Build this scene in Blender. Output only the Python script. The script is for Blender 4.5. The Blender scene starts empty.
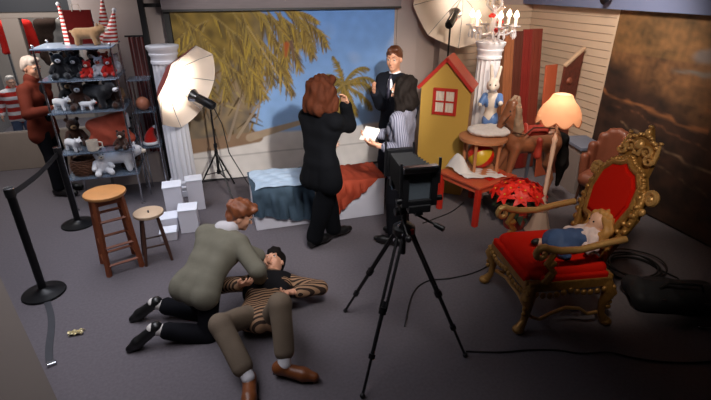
import bpy, bmesh, math, random
import numpy as np
from mathutils import Vector, Matrix, Euler, noise as mnoise
random.seed(7)
rng = np.random.default_rng(7)
SC = bpy.context.scene
COL = SC.collection
PI = math.pi
R = math.radians

# ------------------------------------------------------------------ camera
cd = bpy.data.cameras.new('camera')
cam = bpy.data.objects.new('camera', cd)
COL.objects.link(cam)
cd.sensor_width = 36.0
cd.lens = 465.0 / 711.0 * 36.0
cd.clip_start = 0.05
cam.location = (0, 0, 2.42)
cam.rotation_euler = (R(90 - 25), 0, R(-17))
SC.camera = cam

# ------------------------------------------------------------------ world, lights, exposure
w = bpy.data.worlds.new('world')
SC.world = w
w.use_nodes = True
w.node_tree.nodes['Background'].inputs[0].default_value = (0.75, 0.82, 1.0, 1)
w.node_tree.nodes['Background'].inputs[1].default_value = 0.035
SC.view_settings.view_transform = 'Standard'
SC.view_settings.look = 'None'
SC.view_settings.gamma = 1.0
SC.view_settings.use_curve_mapping = False
SC.view_settings.exposure = 0.0


def aim(o, tgt):
    d = Vector(tgt) - o.location
    o.rotation_euler = d.to_track_quat('-Z', 'Y').to_euler()


def light(name, kind, loc, tgt, power, color, size=0.5, spot=60, blend=0.5, sizey=None, spread=180):
    l = bpy.data.lights.new(name, kind)
    l.energy = power
    l.color = color
    if kind == 'AREA':
        l.size = size
        l.spread = R(spread)
        if sizey:
            l.shape = 'RECTANGLE'
            l.size_y = sizey
    elif kind == 'SPOT':
        l.spot_size = R(spot)
        l.spot_blend = blend
        l.shadow_soft_size = size
    else:
        l.shadow_soft_size = size
    o = bpy.data.objects.new(name, l)
    COL.objects.link(o)
    o.location = loc
    if tgt:
        aim(o, tgt)
    return o


WARM = (1.0, 0.80, 0.62)
COOL = (0.82, 0.88, 1.0)
light('backdrop_spotlight', 'SPOT', (0.9, 1.2, 2.8), (1.1, 6.1, 1.25), 600, (1.0, 0.94, 0.88), 0.06, 44, 0.5)
light('set_spotlight', 'SPOT', (1.5, 1.4, 2.8), (2.75, 4.7, 0.9), 340, WARM, 0.10, 42, 0.6)
light('key_spotlight', 'SPOT', (3.3, 5.75, 2.75), (0.2, 3.2, 0.0), 300, (1.0, 0.93, 0.86), 0.15, 62, 0.6)
light('centre_fill', 'AREA', (0.9, 1.9, 2.85), (1.0, 4.4, 0.3), 18, (0.98, 0.94, 0.92), 0.8, spread=70)  # unseen soft fill, added for the floor and box fronts in mid set
light('throne_fill', 'SPOT', (1.6, 1.3, 2.85), (2.85, 2.72, .70), 120, (1.0, .86, .72), 0.08, 36, 0.8)  # unseen spot added to brighten the throne
light('wall_fill', 'SPOT', (3.0, 3.6, 2.8), (4.6, 4.95, 1.2), 240, (1.0, .88, .76), 0.15, 90, 0.7)  # warm fill added to light the slat wall, no fixture here
light('ceiling_panel_lamp', 'AREA', (-1.2, 4.2, 2.85), (-1.2, 4.2, 0), 40, (0.9, 0.92, 1.0), 1.4, sizey=2.4, spread=120)
light('aisle_panel_lamp', 'AREA', (-0.7, 2.1, 2.85), (-0.7, 2.3, 0), 9, (0.95, 0.93, 1.0), 1.0, sizey=1.6, spread=95)
light('garment_fill', 'AREA', (-2.4, 7.62, 2.85), (-2.4, 8.0, 0), 60, (1, 0.93, 0.86), 0.5)  # unseen fill added above the clothes rail to brighten the red sweater
light('shop_rear_lamp', 'AREA', (-2.6, 8.9, 2.85), (-2.6, 8.9, 0), 40, (1, 0.93, 0.86), 1.2)
light('entrance_fill', 'AREA', (-2.3, 5.7, 2.6), (-2.3, 7.6, 1.5), 45, (1, 0.95, 0.9), 0.9)  # added frontal fill for the shop front and its garments, not a fitting


# ------------------------------------------------------------------ materials
def lin(c):
    out = []
    for v in c:
        v = v / 255.0
        out.append(v / 12.92 if v <= 0.04045 else ((v + 0.055) / 1.055) ** 2.4)
    return out


MATS = {}


def M(name, rgb, rough=0.6, metal=0.0, var=0.18, scale=14.0, bump=0.0, bscale=60.0, sheen=0.0, stripes=None, emit=0.0, coat=0.0, stretch=None):
    if name in MATS:
        return MATS[name]
    m = bpy.data.materials.new(name)
    m.use_nodes = True
    nt = m.node_tree
    N, L = nt.nodes, nt.links
    b = N['Principled BSDF']
    b.inputs['Roughness'].default_value = rough
    b.inputs['Metallic'].default_value = metal
    if rough >= .75:
        b.inputs['Specular IOR Level'].default_value = .12
    b.inputs['Sheen Weight'].default_value = sheen
    b.inputs['Coat Weight'].default_value = coat
    c = lin(rgb)
    tc = N.new('ShaderNodeTexCoord')
    src = tc.outputs['Object']
    if stretch:
        mp = N.new('ShaderNodeMapping')
        mp.inputs['Scale'].default_value = stretch
        L.new(src, mp.inputs['Vector'])
        src = mp.outputs['Vector']
    nz = N.new('ShaderNodeTexNoise')
    nz.inputs['Scale'].default_value = scale
    nz.inputs['Detail'].default_value = 4
    L.new(src, nz.inputs['Vector'])
    mx = N.new('ShaderNodeMix')
    mx.data_type = 'RGBA'
    mx.inputs['A'].default_value = [max(0, v * (1 - var)) for v in c] + [1]
    mx.inputs['B'].default_value = [min(1, v * (1 + var)) for v in c] + [1]
    L.new(nz.outputs['Fac'], mx.inputs['Factor'])
    outc = mx.outputs['Result']
    if stripes:
        c2, axis, freq, width = stripes
        sp = N.new('ShaderNodeSeparateXYZ')
        L.new(tc.outputs['Object'], sp.inputs[0])
        mu = N.new('ShaderNodeMath'); mu.operation = 'MULTIPLY'
        mu.inputs[1].default_value = freq
        L.new(sp.outputs[axis], mu.inputs[0])
        fr = N.new('ShaderNodeMath'); fr.operation = 'FRACT'
        L.new(mu.outputs[0], fr.inputs[0])
        gt = N.new('ShaderNodeMath'); gt.operation = 'LESS_THAN'
        gt.inputs[1].default_value = width
        L.new(fr.outputs[0], gt.inputs[0])
        m2 = N.new('ShaderNodeMix'); m2.data_type = 'RGBA'
        L.new(gt.outputs[0], m2.inputs['Factor'])
        L.new(outc, m2.inputs['A'])
        m2.inputs['B'].default_value = lin(c2) + [1]
        outc = m2.outputs['Result']
    L.new(outc, b.inputs['Base Color'])
    if emit:
        L.new(outc, b.inputs['Emission Color'])
        b.inputs['Emission Strength'].default_value = emit
    if bump:
        n2 = N.new('ShaderNodeTexNoise')
        n2.inputs['Scale'].default_value = bscale
        n2.inputs['Detail'].default_value = 3
        L.new(src, n2.inputs['Vector'])
        bp = N.new('ShaderNodeBump')
        bp.inputs['Strength'].default_value = bump
        bp.inputs['Distance'].default_value = 0.01
        L.new(n2.outputs['Fac'], bp.inputs['Height'])
        L.new(bp.outputs['Normal'], b.inputs['Normal'])
    MATS[name] = m
    return m


def MGLASS(name, tint, gloss=0.12, diff=0.0):
    m = bpy.data.materials.new(name)
    m.use_nodes = True
    nt = m.node_tree
    N, L = nt.nodes, nt.links
    N.remove(N['Principled BSDF'])
    out = N['Material Output']
    t = N.new('ShaderNodeBsdfTransparent'); t.inputs[0].default_value = lin(tint) + [1]
    g = N.new('ShaderNodeBsdfGlossy'); g.inputs['Roughness'].default_value = 0.06
    fr = N.new('ShaderNodeFresnel'); fr.inputs[0].default_value = 1.45
    ad = N.new('ShaderNodeMath'); ad.operation = 'ADD'; ad.inputs[1].default_value = gloss
    L.new(fr.outputs[0], ad.inputs[0])
    mx = N.new('ShaderNodeMixShader')
    L.new(ad.outputs[0], mx.inputs[0]); L.new(t.outputs[0], mx.inputs[1]); L.new(g.outputs[0], mx.inputs[2])
    last = mx
    if diff:
        d = N.new('ShaderNodeBsdfDiffuse'); d.inputs[0].default_value = lin((190, 205, 225)) + [1]
        m2 = N.new('ShaderNodeMixShader'); m2.inputs[0].default_value = diff
        L.new(mx.outputs[0], m2.inputs[1]); L.new(d.outputs[0], m2.inputs[2])
        last = m2
    L.new(last.outputs[0], out.inputs[0])
    MATS[name] = m
    return m


def MATTR(name, rough=0.8):
    m = bpy.data.materials.new(name)
    m.use_nodes = True
    N, L = m.node_tree.nodes, m.node_tree.links
    b = N['Principled BSDF']
    b.inputs['Roughness'].default_value = rough
    a = N.new('ShaderNodeVertexColor'); a.layer_name = 'paint'
    nz = N.new('ShaderNodeTexNoise'); nz.inputs['Scale'].default_value = 300
    hs = N.new('ShaderNodeHueSaturation')
    L.new(a.outputs['Color'], hs.inputs['Color'])
    mr = N.new('ShaderNodeMapRange'); mr.inputs[3].default_value = 0.9; mr.inputs[4].default_value = 1.1
    L.new(nz.outputs['Fac'], mr.inputs[0]); L.new(mr.outputs[0], hs.inputs['Value'])
    L.new(hs.outputs['Color'], b.inputs['Base Color'])
    return m


# ------------------------------------------------------------------ objects
def thing(name, label, cat, loc=(0, 0, 0), rotz=0.0, group=None):
    o = bpy.data.objects.new(name, None)
    o.empty_display_size = 0.1
    COL.objects.link(o)
    o.location = loc
    o.rotation_euler = (0, 0, rotz)
    o['label'] = label
    o['category'] = cat
    if group:
        o['group'] = group
    return o


def tag(o, label, cat, group=None):
    o['label'] = label
    o['category'] = cat
    if group:
        o['group'] = group
    return o


def dup(src, label, loc, rotz=None, scale=None, group=None):
    c = src.copy()
    COL.objects.link(c)
    c.location = loc
    if rotz is not None:
        c.rotation_euler = (0, 0, rotz)
    if scale:
        c.scale = (scale, scale, scale)
    c['label'] = label
    if group:
        c['group'] = group
    for ch in list(src.children):
        k = ch.copy(); COL.objects.link(k); k.parent = c
        for g in list(ch.children):
            q = g.copy(); COL.objects.link(q); q.parent = k
    return c


def frame_m(d, up=(0, 0, 1)):
    z = Vector(d).normalized()
    u = Vector(up)
    if abs(z.dot(u)) > 0.98:
        u = Vector((1, 0, 0))
    x = u.cross(z).normalized()
    y = z.cross(x)
    return Matrix((x, y, z)).transposed()


class MB:
    def __init__(self):
        self.v = []; self.f = []; self.s = []; self.mi = []
        self.xf = None; self.cur = 0

    def add(self, vs, fs, smooth=False, mat=None):
        n = len(self.v)
        X = self.xf
        for p in vs:
            p = Vector(p)
            if mat is not None:
                p = mat @ p
            if X is not None:
                p = X @ p
            self.v.append(p)
        for f in fs:
            self.f.append([i + n for i in f]); self.s.append(smooth); self.mi.append(self.cur)
        return self

    def box(self, c, s, rot=None, bev=0.0):
        m = Matrix.Translation(Vector(c))
        if rot is not None:
            m = m @ (rot.to_4x4() if isinstance(rot, Matrix) else Euler(rot).to_matrix().to_4x4())
        hx, hy, hz = s[0] / 2, s[1] / 2, s[2] / 2
        b = min(bev, hx * .9, hy * .9, hz * .9)
        if b <= 0:
            vs = [(x, y, z) for x in (-hx, hx) for y in (-hy, hy) for z in (-hz, hz)]
            fs = [(0, 1, 3, 2), (4, 6, 7, 5), (0, 4, 5, 1), (2, 3, 7, 6), (0, 2, 6, 4), (1, 5, 7, 3)]
            return self.add(vs, fs, False, m)
        bm = bmesh.new()
        bmesh.ops.create_cube(bm, size=1.0)
        for v in bm.verts:
            v.co = Vector((v.co.x * s[0], v.co.y * s[1], v.co.z * s[2]))
        bmesh.ops.bevel(bm, geom=list(bm.edges), offset=b, segments=2, affect='EDGES', profile=0.5)
        bm.verts.index_update()
        self.add([v.co.copy() for v in bm.verts], [[v.index for v in f.verts] for f in bm.faces], False, m)
        bm.free()
        return self

    def tube(self, pts, r, n=10, cap=True, closed=False, flat=None):
        pts = [Vector(p) for p in pts]
        k = len(pts)
        rs = r if isinstance(r, (list, tuple)) else [r] * k
        vs, fs = [], []
        prev = None
        for i, p in enumerate(pts):
            if closed:
                d = pts[(i + 1) % k] - pts[i - 1]
            else:
                d = pts[min(i + 1, k - 1)] - pts[max(i - 1, 0)]
            if d.length < 1e-9:
                d = Vector((0, 0, 1))
            d.normalize()
            if prev is None:
                u = Vector((0, 0, 1)) if abs(d.z) < 0.9 else Vector((1, 0, 0))
            else:
                u = prev
            x = (u - d * u.dot(d))
            x = x.normalized() if x.length > 1e-6 else d.orthogonal().normalized()
            prev = x
            y = d.cross(x)
            fl = flat if flat else 1.0
            for j in range(n):
                a = 2 * PI * j / n
                vs.append(p + (x * math.cos(a) * fl + y * math.sin(a)) * rs[i])
        for i in range(k if closed else k - 1):
            for j in range(n):
                a, b = i * n + j, i * n + (j + 1) % n
                i2 = (i + 1) % k
                fs.append((a, b, i2 * n + (j + 1) % n, i2 * n + j))
        if cap and not closed:
            fs.append(tuple(range(n - 1, -1, -1)))
            fs.append(tuple((k - 1) * n + j for j in range(n)))
        return self.add(vs, fs, True)

    def cyl(self, p0, p1, r0, r1=None, n=16):
        return self.tube([p0, p1], [r0, r0 if r1 is None else r1], n)

    def lathe(self, prof, loc=(0, 0, 0), n=24, axis=None, mod=None):
        m = Matrix.Translation(Vector(loc))
        if axis is not None:
            m = m @ frame_m(axis).to_4x4()
        vs, fs = [], []
        for (r, z) in prof:
            for j in range(n):
                a = 2 * PI * j / n
                rr = r * (mod(a, z) if mod else 1.0)
                vs.append((rr * math.cos(a), rr * math.sin(a), z))
        for i in range(len(prof) - 1):
            for j in range(n):
                fs.append((i * n + j, i * n + (j + 1) % n, (i + 1) * n + (j + 1) % n, (i + 1) * n + j))
        fs.append(tuple(range(n - 1, -1, -1)))
        fs.append(tuple((len(prof) - 1) * n + j for j in range(n)))
        return self.add(vs, fs, True, m)

    def ell(self, c, r, rot=None, n=14, k=9):
        if not isinstance(r, (list, tuple)):
            r = (r, r, r)
        m = Matrix.Translation(Vector(c))
        if rot is not None:
            m = m @ (rot.to_4x4() if isinstance(rot, Matrix) else Euler(rot).to_matrix().to_4x4())
        vs = [(0, 0, -r[2])]
        for i in range(1, k):
            t = -PI / 2 + PI * i / k
            for j in range(n):
                a = 2 * PI * j / n
                vs.append((r[0] * math.cos(t) * math.cos(a), r[1] * math.cos(t) * math.sin(a), r[2] * math.sin(t)))
        vs.append((0, 0, r[2]))
        fs = []
        for j in range(n):
            fs.append((0, 1 + (j + 1) % n, 1 + j))
            fs.append((len(vs) - 1, 1 + (k - 2) * n + j, 1 + (k - 2) * n + (j + 1) % n))
        for i in range(k - 2):
            for j in range(n):
                a, b = 1 + i * n + j, 1 + i * n + (j + 1) % n
                fs.append((a, b, b + n, a + n))
        return self.add(vs, fs, True, m)

    def prism(self, poly, z0, z1, mat=None):
        n = len(poly)
        area = sum(poly[i][0] * poly[(i + 1) % n][1] - poly[(i + 1) % n][0] * poly[i][1] for i in range(n))
        if area < 0:
            poly = poly[::-1]
        vs = [(x, y, z0) for x, y in poly] + [(x, y, z1) for x, y in poly]
        fs = [tuple(range(n - 1, -1, -1)), tuple(range(n, 2 * n))]
        for i in range(n):
            j = (i + 1) % n
            fs.append((i, j, n + j, n + i))
        return self.add(vs, fs, False, mat)

    def sheet(self, fn, nu, nv, thick=0.004, smooth=True):
        """closed cloth of real thickness from fn(u, v) -> point"""
        P = [[Vector(fn(i / nu, j / nv)) for j in range(nv + 1)] for i in range(nu + 1)]
        vs = []
        Nn = []
        for i in range(nu + 1):
            for j in range(nv + 1):
                a = P[min(i + 1, nu)][j] - P[max(i - 1, 0)][j]
                b = P[i][min(j + 1, nv)] - P[i][max(j - 1, 0)]
                n = a.cross(b)
                Nn.append(n.normalized() if n.length > 1e-9 else Vector((0, 0, 1)))
                vs.append(P[i][j])
        m = len(vs)
        vs = vs + [vs[q] - Nn[q] * thick for q in range(m)]
        fs = []
        W = nv + 1
        for i in range(nu):
            for j in range(nv):
                a = i * W + j
                fs.append((a, a + W, a + W + 1, a + 1))
                fs.append((m + a, m + a + 1, m + a + W + 1, m + a + W))
        for i in range(nu):
            a = i * W; fs.append((a, m + a, m + a + W, a + W))
            a = i * W + nv; fs.append((a, a + W, m + a + W, m + a))
        for j in range(nv):
            a = j; fs.append((a, a + 1, m + a + 1, m + a))
            a = nu * W + j; fs.append((a, m + a, m + a + 1, a + 1))
        return self.add(vs, fs, smooth)

    def build(self, name, mat, parent=None, world=False, sharp=38):
        me = bpy.data.meshes.new(name)
        vs = self.v
        if parent is not None and world:
            inv = (Matrix.Translation(parent.location) @ parent.rotation_euler.to_matrix().to_4x4()).inverted()
            vs = [inv @ p for p in vs]
        me.from_pydata([tuple(p) for p in vs], [], self.f)
        for m_ in (mat if isinstance(mat, (list, tuple)) else [mat]):
            me.materials.append(m_)
        me.polygons.foreach_set('use_smooth', self.s)
        me.polygons.foreach_set('material_index', self.mi)
        me.update()
        bm = bmesh.new(); bm.from_mesh(me)
        ca = R(sharp)
        for e in bm.edges:
            if len(e.link_faces) == 2 and e.calc_face_angle(0) > ca:
                e.smooth = False
        bm.to_mesh(me); bm.free()
        o = bpy.data.objects.new(name, me)
        COL.objects.link(o)
        if parent is not None:
            o.parent = parent
        return o


def structure(name, mb, mat):
    o = mb.build(name, mat)
    o['kind'] = 'structure'
    return o


# ------------------------------------------------------------------ smooth bodies: distance fields and surface nets
V3 = lambda *a: np.array(a, float)


def nrm(v):
    v = np.asarray(v, float)
    return v / max(np.linalg.norm(v), 1e-9)


def cap(a, b, ra, rb=None, k=0.03):
    return ('c', np.asarray(a, float), np.asarray(b, float), ra, ra if rb is None else rb, k)


def els(c, r, axes=None, k=0.03):
    return ('e', np.asarray(c, float), np.asarray(r, float), np.eye(3) if axes is None else np.asarray(axes, float), k)


def nets(D, org, h):
    ins = D < 0
    cnt = np.zeros(tuple(s - 1 for s in D.shape), np.int8)
    for dx in (0, 1):
        for dy in (0, 1):
            for dz in (0, 1):
                cnt += ins[dx:D.shape[0] - 1 + dx, dy:D.shape[1] - 1 + dy, dz:D.shape[2] - 1 + dz]
    act = (cnt > 0) & (cnt < 8)
    idx = np.argwhere(act)
    acc = np.zeros((len(idx), 3)); num = np.zeros(len(idx))
    corners = [(x, y, z) for x in (0, 1) for y in (0, 1) for z in (0, 1)]
    for a in corners:
        for ax in range(3):
            if a[ax] == 0:
                b = list(a); b[ax] = 1
                da = D[idx[:, 0] + a[0], idx[:, 1] + a[1], idx[:, 2] + a[2]]
                db = D[idx[:, 0] + b[0], idx[:, 1] + b[1], idx[:, 2] + b[2]]
                cr = (da < 0) != (db < 0)
                t = np.where(cr, da / np.where(cr, da - db, 1), 0)
                p = np.tile(np.array(a, float), (len(idx), 1)); p[:, ax] += t
                acc += p * cr[:, None]; num += cr
    verts = org + h * (idx + acc / num[:, None])
    vid = -np.ones(act.shape, np.int64)
    vid[idx[:, 0], idx[:, 1], idx[:, 2]] = np.arange(len(idx))
    quads = []
    for ax in range(3):
        s0 = [slice(None)] * 3; s1 = [slice(None)] * 3
        s0[ax] = slice(0, -1); s1[ax] = slice(1, None)
        A, B = ins[tuple(s0)], ins[tuple(s1)]
        e = np.argwhere(A != B)
        u, v = (ax + 1) % 3, (ax + 2) % 3
        ok = (e[:, u] > 0) & (e[:, v] > 0) & (e[:, u] < act.shape[u]) & (e[:, v] < act.shape[v])
        e = e[ok]
        def cell(du, dv):
            q = e.copy(); q[:, u] -= du; q[:, v] -= dv
            return vid[q[:, 0], q[:, 1], q[:, 2]]
        q = np.stack([cell(1, 1), cell(0, 1), cell(0, 0), cell(1, 0)], 1)
        flip = ~A[e[:, 0], e[:, 1], e[:, 2]]
        q[flip] = q[flip][:, ::-1]
        quads.append(q)
    return verts, np.concatenate(quads)


def blob(prims, h=0.008, grow=0.0, fold=None, cut=None):
    lo, hi = np.full(3, 1e9), np.full(3, -1e9)
    bbs = []
    for p in prims:
        if p[0] == 'c':
            r = max(p[3], p[4])
            a = np.minimum(p[1], p[2]) - r; b = np.maximum(p[1], p[2]) + r
        else:
            r = p[2].max(); a = p[1] - r; b = p[1] + r
        a = a - grow; b = b + grow
        bbs.append((a, b)); lo = np.minimum(lo, a); hi = np.maximum(hi, b)
    lo -= 4 * h + 0.02; hi += 4 * h + 0.02
    n = np.ceil((hi - lo) / h).astype(int) + 1
    D = np.full(tuple(n), 0.5, np.float32)
    ax = [lo[i] + h * np.arange(n[i]) for i in range(3)]
    for p, (a, b) in zip(prims, bbs):
        mg = p[-1] + 3 * h + 0.012
        i0 = np.maximum(np.floor((a - mg - lo) / h).astype(int), 0)
        i1 = np.minimum(np.ceil((b + mg - lo) / h).astype(int) + 1, n)
        X, Y, Z = np.meshgrid(*[ax[i][i0[i]:i1[i]] for i in range(3)], indexing='ij')
        if p[0] == 'c':
            _, A, B, ra, rb, k = p
            ba = B - A; l2 = max(ba @ ba, 1e-12)
            t = np.clip(((X - A[0]) * ba[0] + (Y - A[1]) * ba[1] + (Z - A[2]) * ba[2]) / l2, 0, 1)
            d = np.sqrt((X - A[0] - t * ba[0]) ** 2 + (Y - A[1] - t * ba[1]) ** 2 + (Z - A[2] - t * ba[2]) ** 2) - (ra + (rb - ra) * t)
        else:
            _, C, r, Rm, k = p
            q = [Rm[i][0] * (X - C[0]) + Rm[i][1] * (Y - C[1]) + Rm[i][2] * (Z - C[2]) for i in range(3)]
            k0 = np.sqrt(sum((q[i] / r[i]) ** 2 for i in range(3)))
            k1 = np.sqrt(sum((q[i] / r[i] ** 2) ** 2 for i in range(3)))
            d = k0 * (k0 - 1) / np.maximum(k1, 1e-6)
        d = d - grow
        S = D[i0[0]:i1[0], i0[1]:i1[1], i0[2]:i1[2]]
        hh = np.clip(0.5 + 0.5 * (S - d) / k, 0, 1)
        S[...] = S * (1 - hh) + d * hh - k * hh * (1 - hh)
    if fold is not None or cut is not None:
        X, Y, Z = np.meshgrid(*ax, indexing='ij')
        if fold is not None:
            D = D + fold(X, Y, Z)
        if cut is not None:
            D = np.maximum(D, cut(X, Y, Z))
    return nets(D, lo, h)


def blob_obj(name, prims, mat, parent=None, h=0.008, grow=0.0, fold=None, cut=None, world=True):
    v, q = blob(prims, h, grow, fold, cut)
    if parent is not None and world:
        inv = np.array((Matrix.Translation(parent.location) @ parent.rotation_euler.to_matrix().to_4x4()).inverted())
        v = v @ inv[:3, :3].T + inv[:3, 3]
    me = bpy.data.meshes.new(name)
    me.from_pydata(v.tolist(), [], q.tolist())
    me.materials.append(mat)
    me.polygons.foreach_set('use_smooth', [True] * len(me.polygons))
    me.update()
    o = bpy.data.objects.new(name, me)
    COL.objects.link(o)
    if parent is not None:
        o.parent = parent
    return o


def folds(amp=0.006, f=16.0, seed=0.0):
    def fn(X, Y, Z):
        return amp * np.sin(f * Z + 2.3 * np.sin(f * 0.45 * X + seed) + 2.0 * np.sin(f * 0.5 * Y + 1.3 * seed)) * np.sin(f * 0.35 * (X + Y) + seed)
    return fn


def curls(amp=0.010, f=90.0, seed=0.0):
    def fn(X, Y, Z):
        return amp * np.sin(f * X + seed + 2 * np.sin(f * .3 * Z)) * np.sin(f * Y + 1.7 * seed) + .7 * amp * np.sin(f * 0.55 * Z + 3 * np.sin(f * .25 * X))
    return fn


def ik(root, tgt, l1, l2, hint):
    root = np.asarray(root, float); tgt = np.asarray(tgt, float)
    d = tgt - root; L = np.linalg.norm(d); u = d / L
    L2 = min(L, (l1 + l2) * 0.995)
    end = root + u * L2
    a = (l1 * l1 - l2 * l2 + L2 * L2) / (2 * L2)
    hgt = math.sqrt(max(l1 * l1 - a * a, 0))
    hn = np.asarray(hint, float); hn = nrm(hn - u * (hn @ u))
    return root + u * a + hn * hgt, end


def hand(wr, d, n, side, curl=0.5, s=1.0):
    """five-fingered hand: d along the fingers, n the way the palm faces, side = +1/-1 thumb side"""
    d = nrm(d); n = nrm(n - d * (np.asarray(n) @ d)); l = np.cross(d, n) * side
    P = []
    offs = (0.030, 0.010, -0.010, -0.029)
    lens = (0.066, 0.075, 0.070, 0.054)
    for o, ln in zip(offs, lens):
        kn = wr + s * (d * (0.088 - abs(o - .005) * .25) + l * o)
        P.append(cap(wr + l * o * 0.5 * s, kn, 0.017 * s, 0.012 * s, 0.012))
        p = kn
        a = curl * 0.5
        spread = o * 2.2
        for q, fr in enumerate((0.45, 0.31, 0.24)):
            dd = nrm(d * math.cos(a) + n * math.sin(a) + l * spread * (0.6 if q else 1))
            e = p + dd * ln * fr * s
            P.append(cap(p, e, (0.0098 - q * 0.0012) * s, (0.0088 - q * 0.0012) * s, 0.004))
            p = e
            a += curl * 0.75
    t0 = wr + s * (d * 0.028 + l * 0.022)
    t1 = t0 + s * 0.042 * nrm(d * 0.7 + l * 0.75 + n * 0.3)
    t2 = t1 + s * 0.032 * nrm(d * 0.95 + l * 0.15 + n * (0.3 + curl * .4))
    P += [cap(t0, t1, 0.015 * s, 0.0115 * s, 0.010), cap(t1, t2, 0.0115 * s, 0.009 * s, 0.004)]
    return P


def head_frame(fwd, up):
    f = nrm(fwd); u = nrm(np.asarray(up, float) - f * (np.asarray(up) @ f)); l = np.cross(u, f)
    return l, f, u


def head_prims(c, fwd, up, s=1.0):
    l, f, u = head_frame(fwd, up)
    A = np.stack([l, f, u])
    P = [els(c + u * 0.015 * s - f * .008 * s, V3(0.074, 0.094, 0.100) * s, A, 0.02),
         els(c + f * 0.028 * s - u * 0.055 * s, V3(0.058, 0.064, 0.066) * s, A, 0.03),
         els(c + f * 0.072 * s - u * 0.098 * s, V3(0.024, 0.020, 0.018) * s, A, 0.02),
         cap(c + f * 0.086 * s + u * 0.004 * s, c + f * 0.110 * s - u * 0.034 * s, 0.008 * s, 0.0125 * s, 0.012),
         els(c + f * 0.084 * s - u * 0.068 * s, V3(0.024, 0.012, 0.010) * s, A, 0.008),
         cap(c + f * 0.085 * s + u * 0.027 * s + l * .045 * s, c + f * 0.085 * s + u * 0.027 * s - l * .045 * s, 0.010 * s, 0.010 * s, 0.02)]
    for sg in (-1, 1):
        P.append(els(c + l * sg * 0.077 * s - u * 0.012 * s - f * .006 * s, V3(0.010, 0.020, 0.032) * s, A, 0.006))
        P.append(els(c + f * 0.062 * s - u * 0.03 * s + l * sg * .035 * s, V3(0.024, 0.022, 0.026) * s, A, 0.02))
    return P


def face_parts(root, c, fwd, up, s, eye_rgb, brow):
    l, f, u = head_frame(fwd, up)
    for sg in (-1, 1):
        e = MB(); p = c + f * 0.082 * s + l * sg * 0.032 * s + u * 0.006 * s
        e.ell(p, 0.0115 * s)
        o = e.build('eye', M('eye_white', (225, 220, 212), 0.25, var=.03), root, True)
        i = MB(); i.ell(p + f * 0.0085 * s, 0.0072 * s)
        i.build('iris', M('iris_dark', eye_rgb, 0.2), root, True)
        b = MB()
        q = c + f * 0.096 * s + u * 0.031 * s
        b.tube([q + l * sg * .014 * s, q + l * sg * .034 * s + u * .006 * s - f * .004 * s, q + l * sg * .053 * s - f * .016 * s], [.004 * s, .0045 * s, .003 * s], 6)
        b.build('eyebrow', brow, root, True)
    m = MB(); q = c + f * 0.0935 * s - u * 0.068 * s
    m.tube([q - l * .024 * s - f * .008 * s, q, q + l * .024 * s - f * .008 * s], [.003 * s, .0055 * s, .003 * s], 6)
    m.build('mouth', M('lip', (150, 72, 62), 0.5), root, True)


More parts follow.
